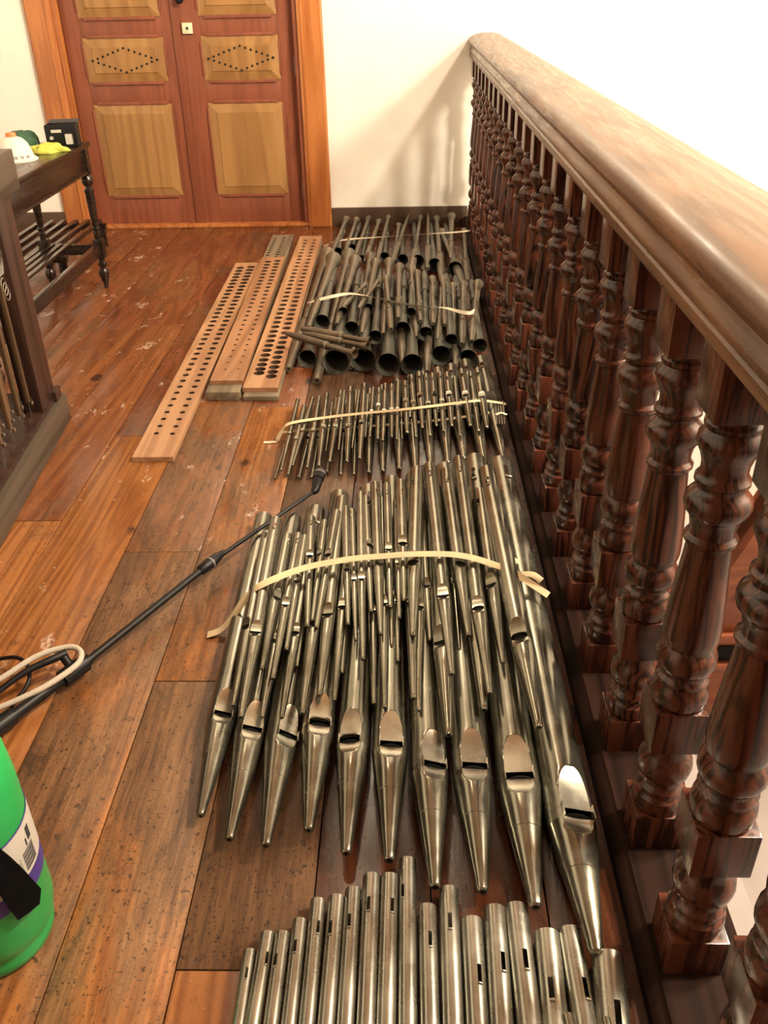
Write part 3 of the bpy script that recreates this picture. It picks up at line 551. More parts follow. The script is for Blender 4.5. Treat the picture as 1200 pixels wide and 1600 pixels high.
# ------------------------------------------------------------------ double door
bm = bmesh.new(); box(bm, DX0, DX1, YW+.075, YW+.10, 0, DZ)
door = tag(mesh_obj('door_1', bm, M['door']), 'red-brown double door with yellow pine panels', kind='structure')
def raised_panel(x0, x1, z0, z1, nm='panel'):
    f = YW+.045
    # shouldered frame moulding around the panel
    bm = bmesh.new(); w = .016
    box(bm, x0+.03, x1-.03, f-.010, f+.01, z1-.004, z1+w, .004); box(bm, x0+.03, x1-.03, f-.010, f+.01, z0-w, z0+.004, .004)
    box(bm, x0-w*.6, x0+.004, f-.008, f+.01, z0+.03, z1-.03, .004); box(bm, x1-.004, x1+w*.6, f-.008, f+.01, z0+.03, z1-.03, .004)
    mesh_obj('moulding', bm, M['door'], door, 30)
    bm = bmesh.new(); c = .052; d0, d1 = f-.004, f-.016
    outer = [(x0, z0), (x1, z0), (x1, z1), (x0, z1)]; inner = [(x0+c, z0+c), (x1-c, z0+c), (x1-c, z1-c), (x0+c, z1-c)]
    i2 = [(x0+c+.004, z0+c+.004), (x1-c-.004, z0+c+.004), (x1-c-.004, z1-c-.004), (x0+c+.004, z1-c-.004)]
    bk = [bm.verts.new((x, f+.012, z)) for x, z in outer]; ov = [bm.verts.new((x, d0, z)) for x, z in outer]
    iv = [bm.verts.new((x, d1, z)) for x, z in inner]; iw = [bm.verts.new((x, d1-.004, z)) for x, z in i2]
    for A, B in ((bk, ov), (ov, iv), (iv, iw)):
        for k in range(4): bm.faces.new((A[k], A[(k+1) % 4], B[(k+1) % 4], B[k]))
    bm.faces.new(iw)
    return mesh_obj(nm, bm, M['panel'], door, 8)
mid = -1.412
for li, (a, b) in enumerate(((DX0+.03, mid), (mid, DX1-.03))):
    p0, p1 = (-2.02, -1.508) if li == 0 else (-1.27, -.785)
    f0, f1 = YW+.045, YW+.075
    bx('stile', a+.002, p0, f0, f1, .02, DZ-.03, M['door'], door); bx('stile', p1, b-.002, f0, f1, .02, DZ-.03, M['door'], door)
    for z0, z1 in ((.02, .205), (.775, .905), (1.158, 1.268), (2.15, DZ-.03)): bx('rail', p0, p1, f0+.001, f1, z0, z1, M['door'], door)
    raised_panel(p0, p1, .205, .775); mp = raised_panel(p0, p1, .905, 1.158); raised_panel(p0, p1, 1.268, 2.15)
    cx = (p0+p1)/2; bm = bmesh.new()
    for k in range(24):
        t = (k % 6)/6; q = k//6; cs = [(-1, 0), (0, 1), (1, 0), (0, -1), (-1, 0)]
        ex = cs[q][0]*(1-t)+cs[q+1][0]*t; ez = cs[q][1]*(1-t)+cs[q+1][1]*t
        x, z = cx+ex*.205, 1.032+ez*.068
        lathe(bm, [(.0075, YW+.0238), (.0075, YW+.03)], 10, 'y', (x, 0, z))
    mesh_obj('drilled_holes', bm, M['void'], mp)
bx('astragal', mid-.028, mid+.022, YW+.036, YW+.046, .02, DZ-.03, M['door'], door, .003)
lk = bx('lock_plate', mid+.035, mid+.098, YW+.028, YW+.046, 1.172, 1.232, M['lockplate'], door, .003)
bm = bmesh.new(); lathe(bm, [(.009, YW+.026), (.009, YW+.034)], 12, 'y', (mid+.066, 0, 1.202)); mesh_obj('keyhole', bm, M['ink'], lk)
bm = bmesh.new(); lathe(bm, [(.012, YW+.045), (.012, YW+.02), (.024, YW+.012), (.026, YW-.005), (.014, YW-.015)], 14, 'y', (mid+.045, 0, 1.36)); mesh_obj('knob', bm, M['black'], door)
for z in (.18, .93, 1.42): bx('hinge', DX1-.040, DX1-.026, YW+.030, YW+.046, z, z+.10, M['grey'], door, .004)
bx('threshold', DX0, DX1, YW-.012, YW+.08, 0, .022, M['casing'], door, .004)
# casing: flat board with a stepped inner bead
for s, nm in ((0, 'trim_1'), (1, 'trim_2')):
    e0, e1 = (-2.325, DX0) if s == 0 else (DX1, -.497)
    prof = [(e0, YW), (e0, YW-.022), (e0+.012, YW-.028), (e1-.012, YW-.028), (e1, YW-.022), (e1, YW)] if s == 0 else [(e0, YW), (e0, YW-.022), (e0+.012, YW-.028), (e1-.012, YW-.028), (e1, YW-.022), (e1, YW)]
    bm = bmesh.new(); lo = [bm.verts.new((x, y, 0)) for x, y in prof]; hi = [bm.verts.new((x, y, DZ+.12)) for x, y in prof]
    for k in range(6): bm.faces.new((lo[k], lo[(k+1) % 6], hi[(k+1) % 6], hi[k]))
    bm.faces.new(lo); bm.faces.new(hi)
    c = tag(mesh_obj(nm, bm, M['casing'], None, 20), 'orange knotty pine casing %s of the double door' % ('left', 'right')[s], kind='structure')
    j0 = e1-.002 if s == 0 else e0-.028
    bx('jamb', j0, j0+.030, YW-.010, YW+.08, 0, DZ, M['casing'] if s == 0 else M['door'], c)
    bx('bead', (e1-.040) if s == 0 else (e0+.022), (e1-.028) if s == 0 else (e0+.034), YW-.034, YW-.026, 0, DZ+.05, M['casing'], c, .003)
tag(bx('trim_3', -2.325, -.497, YW-.028, YW, DZ, DZ+.14, M['casing']), 'orange pine head casing above the double door', kind='structure')

# ================================================================== BALUSTRADE
bal = thing('balustrade', 'dark turned wooden balustrade with a broad worn handrail', 'balustrade', (0, 0, 0))
RY0, RY1 = -.9, YW-.004
half = [(.100, 1.016), (.102, 1.018), (.103, 1.024), (.103, 1.037), (.099, 1.041), (.099, 1.045), (.104, 1.048), (.107, 1.055), (.105, 1.062), (.097, 1.068), (.093, 1.077), (.096, 1.087),
        (.106, 1.095), (.112, 1.102), (.112, 1.110), (.106, 1.121), (.092, 1.132), (.070, 1.141), (.045, 1.146), (.018, 1.148)]
prof = [(.513-x, z) for x, z in half] + [(.513+x, z) for x, z in reversed(half)]
bm = bmesh.new(); extrude_profile(bm, prof, RY0, RY1); mesh_obj('handrail', bm, M['rail'], bal, 40)
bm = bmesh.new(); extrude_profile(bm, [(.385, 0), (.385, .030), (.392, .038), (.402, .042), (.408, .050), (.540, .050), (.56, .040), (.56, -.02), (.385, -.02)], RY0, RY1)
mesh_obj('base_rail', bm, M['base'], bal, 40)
BX = .462; h = .046
bm = bmesh.new()
box(bm, -h, h, -h, h, .049, .133, .002)
lathe(bm, [(.038, .131), (.0445, .137), (.0465, .150), (.0455, .165), (.040, .172), (.0395, .177), (.0425, .181), (.0425, .186), (.035, .194), (.034, .203), (.038, .209), (.0455, .219), (.0485, .236), (.046, .252), (.039, .262), (.036, .270), (.036, .297)], 24)
# middle block with softly tapered corners
box(bm, -h, h, -h, h, .296, .387, .003)
lathe(bm, [(.038, .385), (.0455, .391), (.048, .405), (.0465, .420), (.041, .428), (.040, .433), (.044, .438), (.044, .443), (.038, .450), (.038, .456), (.044, .463), (.0495, .476), (.049, .490), (.043, .502), (.0385, .508),
           (.0385, .513), (.0435, .518), (.0462, .532), (.0462, .550), (.0445, .580), (.0415, .620), (.038, .660), (.0355, .690), (.0345, .704), (.037, .706), (.0405, .711), (.0405, .717), (.037, .721), (.0345, .724), (.0345, .735), (.037, .748),
           (.041, .757), (.047, .764), (.050, .775), (.0485, .786), (.042, .794), (.037, .798), (.035, .803), (.036, .808), (.0405, .812), (.0405, .818), (.036, .823), (.034, .830), (.0345, .842), (.038, .855), (.0435, .866), (.0475, .876), (.046, .886),
           (.040, .894), (.038, .898), (.041, .902), (.041, .908), (.037, .913), (.036, .925)], 24)
bv = box(bm, -h, h, -h, h, .922, 1.020, .002)
bal_me = None; k = 0; y = 1.135-.2425*6
while y < YW-.03:
    o = mesh_obj('baluster', bm, M['bal'], bal, 32) if bal_me is None else mesh_obj('baluster', None, None, bal, shared=bal_me)
    bal_me = o.data; o.location = (BX, y, 0); o.rotation_euler = (0, 0, random.choice((0, PI/2, PI, -PI/2))+random.uniform(-.02, .02)); y += .2425; k += 1

# ================================================================== ORGAN PIPES
NT_ = 32
def flue_pipe(name, row, label, cat, group, mat, lipmat, taper=1.0, seam=False, ears=False, res=32):
    ax, ay, az, bx_, by_, bz_, R, Lf, roll, sd, sroll = row
    a, b = Vector((ax, ay, az)), Vector((bx_, by_, bz_)); L = (b-a).length
    Y = (b-a).normalized(); Xv = Y.cross(Vector((0, 0, 1))).normalized(); Zv = Xv.cross(Y)
    t = thing(name, label, cat, (0, 0, 0), group)
    t.matrix_world = Matrix(((Xv.x, Y.x, Zv.x, a.x), (Xv.y, Y.y, Zv.y, a.y), (Xv.z, Y.z, Zv.z, a.z), (0, 0, 0, 1))) @ Matrix.Rotation(math.radians(-roll)*-1 if False else math.radians(roll), 4, 'Y')
    n = res; step = 2*PI/n; km = max(2, round(n*.11)); thm = km*step
    def rr(y): return R*(1-(1-taper)*max(0, y-Lf)/max(1e-6, L-Lf))
    cut = R*.44; lip = R*2.15; fl = R*.85
    zf = math.cos(thm)
    def vert(bm, y, k, r, flat=2.0):
        th = (k if k <= n//2 else k-n)*step; x = r*math.sin(th); z = min(r*math.cos(th), r*flat)
        return bm.verts.new((x, y, z))
    def rows(bm, ys, rf, flatf, holes):
        rings = [[vert(bm, y, k, rf(y), flatf(y, (k if k <= n//2 else k-n)*step)) for k in range(n)] for y in ys]
        for i in range(len(ys)-1):
            ym = (ys[i]+ys[i+1])/2
            for k in range(n):
                thc = ((k+.5) if k < n//2 else k+.5-n)*step
                if any(y0 < ym < y1 and abs(((thc-c+PI) % (2*PI))-PI) < hw for (y0, y1, c, hw) in holes): continue
                bm.faces.new((rings[i][k], rings[i][(k+1) % n], rings[i+1][(k+1) % n], rings[i+1][k]))
        return rings
    # foot
    bm = bmesh.new(); rt = max(.0032, R*(.31 if R > .03 else .38 if R > .014 else .48))
    ys = [0, rt*.25, rt*.9, rt*1.6] + [Lf*q for q in (.2, .4, .55)] + ([Lf*.60, Lf*.603] if seam else []) + [Lf*.72, Lf-fl*1.02, Lf-fl*.9, Lf-fl*.7, Lf-fl*.45, Lf-fl*.2, Lf]
    ys = sorted(y for y in ys)
    def rf(y):
        if y <= rt*1.6: return {0: rt*.62}.get(y, rt*.85 if y < rt*.5 else rt*1.0)
        v = rt*1.02+(R-rt*1.02)*((y-rt*1.6)/(Lf-rt*1.6))**.92
        return v*(1.0 if (not seam or y > Lf*.6015) else .975)
    def ff(y, th):
        return zf+(1-zf)*((Lf-y)/fl)**2.5 if y > Lf-fl else 2.0
    rg = rows(bm, ys, rf, ff, [])
    hole = [bm.verts.new((v.co.x*.5, 0, v.co.z*.5)) for v in rg[0]]; deep = [bm.verts.new((v.co.x*.5, rt*2.0, v.co.z*.5)) for v in rg[0]]
    for k in range(n):
        bm.faces.new((rg[0][k], rg[0][(k+1) % n], hole[(k+1) % n], hole[k])); bm.faces.new((hole[k], hole[(k+1) % n], deep[(k+1) % n], deep[k]))
    bm.faces.new(deep)
    mesh_obj('foot', bm, mat, t, 24)
    # body
    bm = bmesh.new()
    y1 = Lf+cut; ly = [y1+lip*q for q in (0, .15, .3, .45, .6, .72, .82, .9, .96, 1.0, 1.03)]
    ys = [Lf] + ly; ss = []
    if sd > 0:
        sl = R*1.75; ss = [L-sd-sl*.5, L-sd+sl*.5]
        if ss[1] > L-.004: ss = [L-.004-sl, L-.004]
    lo = ly[-1]; hi = (ss[0] if ss and ss[0] > lo else L)
    ys += [lo+(hi-lo)*q for q in (.25, .5, .75)]
    if ss and ss[0] > lo: ys += ss
    ys += [L]; ys = sorted(set(round(y, 5) for y in ys))
    srel = math.radians(sroll-roll); srel = round(srel/step)*step
    holes = [(Lf, y1, 0.0, thm*.99)]
    if ss and ss[0] > lo: holes.append((ss[0], ss[1], srel, step*1.2))
    def fb(y, th):
        if y < y1-1e-6: return 2.0
        return zf+(1-zf)*((y-y1)/lip)**3 if y < y1+lip else 2.0
    rg = rows(bm, ys, rr, fb, holes)
    th = max(.0008, R*.05); rT = rr(L)-th
    inn = [bm.verts.new((v.co.x*rT/rr(L), L, v.co.z*rT/rr(L))) for v in rg[-1]]; dp = [bm.verts.new((v.co.x, L-R*.6, v.co.z)) for v in inn]
    for k in range(n):
        bm.faces.new((rg[-1][k], rg[-1][(k+1) % n], inn[(k+1) % n], inn[k])); bm.faces.new((inn[k], inn[(k+1) % n], dp[(k+1) % n], dp[k]))
    mesh_obj('body', bm, mat, t, 24)
    # languid: plate closing the foot inside the mouth
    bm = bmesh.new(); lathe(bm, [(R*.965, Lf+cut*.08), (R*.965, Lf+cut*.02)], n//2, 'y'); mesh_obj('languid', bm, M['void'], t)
    if R > .009:      # black liner behind the mouth, stands in for the shade inside the pipe
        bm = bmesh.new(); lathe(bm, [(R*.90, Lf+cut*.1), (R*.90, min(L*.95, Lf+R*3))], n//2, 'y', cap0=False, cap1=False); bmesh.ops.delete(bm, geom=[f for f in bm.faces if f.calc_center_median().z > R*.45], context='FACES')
        mesh_obj('inner_shade', bm, M['void'], t)
    # upper lip, a thin burnished leaf on the flattened metal
    if R > .009:
        bm = bmesh.new(); lft, rgt = [], []
        for k in range(11):
            u = (0, .15, .3, .45, .6, .72, .82, .88, .93, .96, .98)[k]; y = y1-.0005+lip*u; zp = zf+(1-zf)*u**3; hw = math.sqrt(max(0, 1-zp*zp))*.985
            lft.append(bm.verts.new((-hw*rr(y), y, zp*rr(y)+.0004))); rgt.append(bm.verts.new((hw*rr(y), y, zp*rr(y)+.0004)))
        for k in range(10): bm.faces.new((lft[k], rgt[k], rgt[k+1], lft[k+1]))
        r2 = bmesh.ops.extrude_face_region(bm, geom=bm.faces[:]); bmesh.ops.translate(bm, vec=(0, 0, -.0012), verts=[g for g in r2['geom'] if isinstance(g, bmesh.types.BMVert)])
        mesh_obj('upper_lip', bm, lipmat, t, 30)
    if ears:
        bm = bmesh.new(); lft, rgt = [], []      # half-moon lower lip
        for k in range(9):
            u = (0, .15, .3, .45, .6, .75, .86, .93, .97)[k]; y = Lf-fl*u; zp = zf+(1-zf)*u**2.5; hw = math.sqrt(max(0, 1-zp*zp))*.98
            lft.append(bm.verts.new((-hw*rf(y), y, zp*rf(y)+.0004))); rgt.append(bm.verts.new((hw*rf(y), y, zp*rf(y)+.0004)))
        for k in range(8): bm.faces.new((lft[k], rgt[k], rgt[k+1], lft[k+1]))
        r2 = bmesh.ops.extrude_face_region(bm, geom=bm.faces[:]); bmesh.ops.translate(bm, vec=(0, 0, -.0012), verts=[g for g in r2['geom'] if isinstance(g, bmesh.types.BMVert)])
        mesh_obj('lower_lip', bm, lipmat, t, 30)
        for s in (-1, 1):
            bm = bmesh.new(); x = s*R*math.sin(thm)
            box(bm, x-.0008, x+.0008, Lf-R*.12, Lf+cut+R*.16, R*zf*.9, R*zf+R*.26, .0005)
            mesh_obj('ear', bm, lipmat, t)
    if ss and ss[0] > lo:      # tongue of metal rolled down out of the tuning slot
        bm = bmesh.new(); w = R*.2; rc = rr(ss[0])
        lathe(bm, [(R*.10, -w), (R*.12, -w*.8), (R*.12, w*.8), (R*.10, w)], 10, 'y')
        bmesh.ops.rotate(bm, cent=(0, 0, 0), matrix=Matrix.Rotation(PI/2, 3, 'Z'), verts=bm.verts)
        bmesh.ops.translate(bm, vec=(0, ss[0]+R*.02, rc+R*.04), verts=bm.verts)
        bmesh.ops.rotate(bm, cent=(0, 0, 0), matrix=Matrix.Rotation(srel, 3, 'Y'), verts=bm.verts)
        mesh_obj('tuning_roll', bm, lipmat, t)
    return t
def reed_pipe(name, row, label, cat, group, mat, mat2, split=.34):
    ax, ay, az, bx_, by_, bz_, rb, rt = row
    a, b = Vector((ax, ay, az)), Vector((bx_, by_, bz_)); L = (b-a).length
    Y = (b-a).normalized(); Xv = Y.cross(Vector((0, 0, 1))).normalized(); Zv = Xv.cross(Y)
    t = thing(name, label, cat, (0, 0, 0), group)
    t.matrix_world = Matrix(((Xv.x, Y.x, Zv.x, a.x), (Xv.y, Y.y, Zv.y, a.y), (Xv.z, Y.z, Zv.z, a.z), (0, 0, 0, 1)))
    rs = min(rt*.72, rb*.55); n = 20
    bm = bmesh.new()
    lathe(bm, [(rt*.26, rt*.9), (rt*.26, 0), (rt*.62, 0), (rt*.68, rt*.3), (rt*.70, rt*1.0), (rt*.95, L*.13), (rt, L*.15), (rt, L*split-rt*.3), (rt*.92, L*split)], n, 'y'); mesh_obj('boot', bm, mat, t, 40)
    bm = bmesh.new(); lathe(bm, [(rt*.9, L*split-.004), (rt*1.12, L*split-.001), (rt*1.14, L*split+rt*.45), (rt*.8, L*split+rt*.6)], n, 'y'); mesh_obj('block', bm, mat2, t, 40)
    bm = bmesh.new(); y0 = L*split+rt*.5; D = L-y0
    pr = [(rs*.8, y0), (rs, y0+D*.05)] + [(rs+(rb*.55-rs)*q**1.1, y0+(D-rb*2.6)*q) for q in (.25, .5, .75, 1.0)] + [(rb*.60, L-rb*2.0), (rb*.69, L-rb*1.3), (rb*.82, L-rb*.65), (rb*.94, L-rb*.18), (rb, L), (rb*.97, L)] + [(rb*.92, L-rb*.16), (rb*.79, L-rb*.65), (rb*.66, L-rb*1.3), (rb*.57, L-rb*2.0), (rb*.5, L-rb*2.8), (rb*.3, L-rb*4.0)]
    lathe(bm, pr, n, 'y'); mesh_obj('resonator', bm, mat, t, 40)
    return t
def nth(i, n): return ORD[i]
# the ten largest pipes, lying side by side on the boards
for i, r in enumerate(T['big']):
    flue_pipe('organ_pipe', r, '%s from the left of the ten largest metal organ pipes on the floor' % nth(i, 10), 'organ pipe', 'ten largest organ pipes', M['tin'], M['lip'], .82, True, True, 36)
for i, r in enumerate(T['middle']):
    flue_pipe('organ_pipe', r, '%s from the left of the organ pipes wedged between largest pipes and taped top layer' % nth(i, 18), 'organ pipe', 'middle layer of organ pipes', M['tin_old'], M['tin_old'], 1.0, res=24)
for i, r in enumerate(T['upper']):
    flue_pipe('organ_pipe', r, '%s from the left of the organ pipes heaped on top under the long tape' % nth(i, 22), 'organ pipe', 'upper layer of organ pipes', M['tin_old'], M['tin_old'], 1.0, res=24)
for i, r in enumerate(T['front']):
    flue_pipe('organ_pipe', r, '%s from the left in nearest row of slotted organ pipes, toes out of frame' % nth(i, 18), 'organ pipe', 'nearest row of organ pipes', M['tin_pale'], M['tin_pale'], 1.0)
for i, r in enumerate(T['front_top']):
    flue_pipe('organ_pipe', r, '%s small pipe end lying on the nearest row at the bottom right' % ('wider', 'thinner')[i], 'organ pipe', 'pipe ends on the nearest row', M['tin_old'], M['tin_old'], 1.0, res=24)
for i, r in enumerate(T['small_lower']):
    flue_pipe('organ_pipe', r, '%s from the left in the bottom layer of the small taped pipe bundle' % nth(i, 16), 'organ pipe', 'bottom layer of the small pipe bundle', M['tin_old'], M['tin_old'], .9, res=24)
for i, r in enumerate(T['small_upper']):
    flue_pipe('organ_pipe', r, '%s from the left of the slim pipes on top of the small taped bundle' % nth(i, 29), 'organ pipe', 'top layer of the small pipe bundle', M['tin_old'], M['tin_old'], 1.0, res=16)
for i, r in enumerate(T['tiny']):
    flue_pipe('organ_pipe', r, '%s from the left of four tiny banded pipes beside the balustrade' % nth(i, 4), 'organ pipe', 'four tiny banded pipes', M['tin_old'], M['tin_old'], 1.0, res=16)
for i, r in enumerate(T['reed_front']):
    reed_pipe('reed_pipe', r, '%s from the left of the large bells on the floor facing the viewer' % nth(i, 7), 'reed pipe', 'lowest reed pipes with bells to the viewer', M['lead_dark'], M['lead'])
for i, r in enumerate(T['reed_mid']):
    reed_pipe('reed_pipe', r, '%s from the left of the smaller raised bells facing the viewer in the reed heap' % nth(i, 10), 'reed pipe', 'raised reed pipes with bells to the viewer', M['lead_dark'], M['lead'])
for i, r in enumerate(T['reed_away']):
    reed_pipe('reed_pipe', r, '%s from the left of the reed pipes with bells turned to the door' % nth(i, 21), 'reed pipe', 'reed pipes with bells to the door', M['lead'], M['tarnish'])
for i, r in enumerate(T['reed_cross']):
    reed_pipe('reed_pipe', r, 'tarnished reed pipe laid crosswise on the bells, %s of the three' % ('nearest', 'farthest', 'middle')[i], 'reed pipe', 'three crosswise reed pipes', M['tarnish'], M['lead'], .58)
for i, r in enumerate(T['far_front']):
    reed_pipe('reed_pipe', r, '%s from the left of the far reed bells facing the viewer near the baseboard' % nth(i, 8), 'reed pipe', 'far reed pipes with bells to the viewer', M['lead_dark'], M['lead'])
for i, r in enumerate(T['far_away']):
    reed_pipe('reed_pipe', r, '%s from the left of the farthest reed pipes, bells against the baseboard' % nth(i, 13), 'reed pipe', 'far reed pipes with bells to the wall', M['lead'], M['tarnish'])

# ================================================================== TAPES
def ribbon(name, pts, width, mat, label, twist=None, parent=None):
    P = spline(pts, 5); bm = bmesh.new(); rows = []
    for i, p in enumerate(P):
        d = (P[min(i+1, len(P)-1)]-P[max(i-1, 0)]).normalized()
        s = Vector((0, 0, 1)).cross(d); s.normalize(); up = d.cross(s)
        w = width if not callable(width) else width(i/(len(P)-1))
        if twist: an = twist(i/(len(P)-1)); s = s*math.cos(an)+up*math.sin(an); up = d.cross(s)
        rows.append([bm.verts.new(p+s*(w*u)+up*h_) for u, h_ in ((-.5, 0), (.5, 0), (.5, .0006), (-.5, .0006))])
    for a, b in zip(rows, rows[1:]):
        for k in range(4): bm.faces.new((a[k], a[(k+1) % 4], b[(k+1) % 4], b[k]))
    bm.faces.new(rows[0]); bm.faces.new(rows[-1])
    return tag(mesh_obj(name, bm, mat, parent, 40), label, 'tape')
for nm, w, mat, lab, tw, pts in TAPES:
    ribbon('masking_tape', pts, w, M[mat], lab, (lambda u, q=tw: q*math.sin(u*9.0)) if tw else None)
# ================================================================== RACK BOARDS WITH HOLES
def rack_board(name, label, x0, x1, y0, y1, z0, z1, cols, mat, skew=0.0, n=14, split=None):
    """cols: list of (x fraction, [(y, radius), ...]) ; every column is a strip of cells each with one drilled hole"""
    bm = bmesh.new(); edges = [0.0] + [(cols[i][0]+cols[i+1][0])/2 for i in range(len(cols)-1)] + [1.0]
    W = x1-x0
    for ci, (fx, hs) in enumerate(cols):
        a, b = x0+W*edges[ci], x0+W*edges[ci+1]; cx = x0+W*fx
        ys = [y0] + [(hs[i][0]+hs[i+1][0])/2 for i in range(len(hs)-1)] + [y1]
        for hi_, (hy, r) in enumerate(hs):
            c, d = ys[hi_], ys[hi_+1]; ring = []; rect = []
            for k in range(n):
                an = 2*PI*(k+.5)/n; u, v = math.cos(an), math.sin(an); ring.append((cx+r*u, hy+r*v))
                tx = ((b-cx) if u > 0 else (cx-a))/max(1e-9, abs(u)); ty = ((d-hy) if v > 0 else (hy-c))/max(1e-9, abs(v)); q = min(tx, ty)
                rect.append((cx+q*u, hy+q*v))
            R1 = [bm.verts.new((x, y, z1)) for x, y in ring]; Q1 = [bm.verts.new((x, y, z1)) for x, y in rect]; R0 = [bm.verts.new((x, y, z0+.0006)) for x, y in ring]
            corners = {}
            for k in range(n):
                k2 = (k+1) % n; p, q = rect[k], rect[k2]
                f = [R1[k], Q1[k]]
                if abs(p[0]-q[0]) > 1e-7 and abs(p[1]-q[1]) > 1e-7:
                    f.append(bm.verts.new((b if max(p[0], q[0]) > cx else a, d if max(p[1], q[1]) > hy else c, z1)))
                f += [Q1[k2], R1[k2]]; bm.faces.new(f).material_index = 1 if (split and cx < x0+W*split) else 0
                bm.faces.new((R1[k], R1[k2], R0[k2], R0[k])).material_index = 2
            bm.faces.new(R0).material_index = 2  # hole walls and bottom carry the painted shade colour
    vs = [bm.verts.new((x, y, z)) for z in (z0, z1) for x, y in ((x0, y0), (x1, y0), (x1, y1), (x0, y1))]
    for k in range(4): bm.faces.new((vs[k], vs[(k+1) % 4], vs[4+(k+1) % 4], vs[4+k]))
    bm.faces.new(vs[:4])
    for v in bm.verts: v.co.x += skew*(v.co.y-y0)
    me = bpy.data.meshes.new(name); bmesh.ops.recalc_face_normals(bm, faces=[f for f in bm.faces]); bm.to_mesh(me); bm.free()
    for m in (mat, M['board_pale'], M['hole_shade']): me.materials.append(m)
    o = bpy.data.objects.new(name, me); COL.objects.link(o); return tag(o, label, 'rack board')
def holes(y0, y1, n, r0, r1, off=0.0, p=1.0): return [(y0+(y1-y0)*((i+off)/n)**p, r0+(r1-r0)*(i/n)) for i in range(n)]
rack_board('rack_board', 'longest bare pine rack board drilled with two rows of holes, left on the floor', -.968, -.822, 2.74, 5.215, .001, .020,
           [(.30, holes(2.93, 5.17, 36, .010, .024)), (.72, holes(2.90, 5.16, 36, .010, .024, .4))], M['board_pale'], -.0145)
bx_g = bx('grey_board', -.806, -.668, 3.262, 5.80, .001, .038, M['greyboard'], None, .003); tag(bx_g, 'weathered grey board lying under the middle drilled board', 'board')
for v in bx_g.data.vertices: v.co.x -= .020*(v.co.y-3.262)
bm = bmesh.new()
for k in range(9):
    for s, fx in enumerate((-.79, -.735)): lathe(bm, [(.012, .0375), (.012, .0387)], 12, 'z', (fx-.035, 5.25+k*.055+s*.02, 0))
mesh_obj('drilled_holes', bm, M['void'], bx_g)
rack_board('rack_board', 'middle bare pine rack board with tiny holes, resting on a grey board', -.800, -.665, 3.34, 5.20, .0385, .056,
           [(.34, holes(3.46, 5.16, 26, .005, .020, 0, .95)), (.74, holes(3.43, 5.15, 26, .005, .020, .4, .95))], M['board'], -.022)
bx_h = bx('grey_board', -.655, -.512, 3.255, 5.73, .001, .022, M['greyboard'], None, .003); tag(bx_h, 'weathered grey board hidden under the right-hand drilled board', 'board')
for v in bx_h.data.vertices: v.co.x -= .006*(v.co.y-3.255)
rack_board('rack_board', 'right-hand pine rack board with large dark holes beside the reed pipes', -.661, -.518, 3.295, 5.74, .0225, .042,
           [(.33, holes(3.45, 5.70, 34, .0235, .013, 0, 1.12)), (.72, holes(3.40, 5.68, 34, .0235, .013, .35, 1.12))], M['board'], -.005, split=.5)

# ================================================================== LEFT: TRACKER FRAME, TABLE AND WHAT LIES ON IT
ang = math.atan2(-(-1.305+1.222), 3.08-2.175)        # frame runs a little askew to the boards
con = thing('tracker_frame', 'dark wooden organ frame with rows of thin vertical trackers at the left', 'organ frame', (-1.222, 2.175, 0), None, ang)
# local: y along the frame away from the viewer, x toward the pipes
bx('bottom_rail', -.42, .0, -1.3, .945, 0, .105, M['console_top'], con, .004)
bx('plinth_ledge', -.42, -.022, -1.3, .93, .105, .122, M['console'], con, .004)
bx('stile', -.10, -.028, .735, .905, .12, .862, M['console'], con, .004)
bx('stile', -.44, -.36, .735, .905, .12, .862, M['console'], con, .004)
bx('corner_block', -.11, -.012, .86, .93, .105, .145, M['console'], con, .004)
bx('top_board', -.46, -.002, -1.3, .955, .860, .985, M['console_top'], con, .005)
bx('back_panel', -.43, -.415, -1.3, .74, .12, .86, M['console'], con)
for k in range(18):
    y = .71-k*.037; x = -.065-(k % 3)*.024
    tr = bx('tracker', x-.007, x+.007, y-.009, y+.009, .175, .84, M['tracker'], con, .002)
    bm = bmesh.new(); tube(bm, [(x, y, .10), (x, y, .165), (x+.012, y+.006, .168), (x+.012, y+.006, .190)], .0022, 6); lathe(bm, [(.005, .165), (.007, .170), (.005, .178)], 8, 'z', (x+.012, y, 0))
    mesh_obj('tracker_wire', bm, M['wire'], tr)
bm = bmesh.new()
for k in range(4):
    y = .60+k*.012; tube(bm, spline([(-.02, y-.05, .86), (-.015, y-.02, .80), (-.012, y+.01, .72), (-.016, y, .655)], 6), .0018, 6)
for k in range(3):
    c = (-.013, .605+k*.008, .63-k*.018); tube(bm, [(c[0], c[1]+.022*math.cos(2*PI*i/16), c[2]+.02*math.sin(2*PI*i/16)) for i in range(16)], .0016, 6, close=True)
mesh_obj('wire_coil', bm, M['wire'], con)
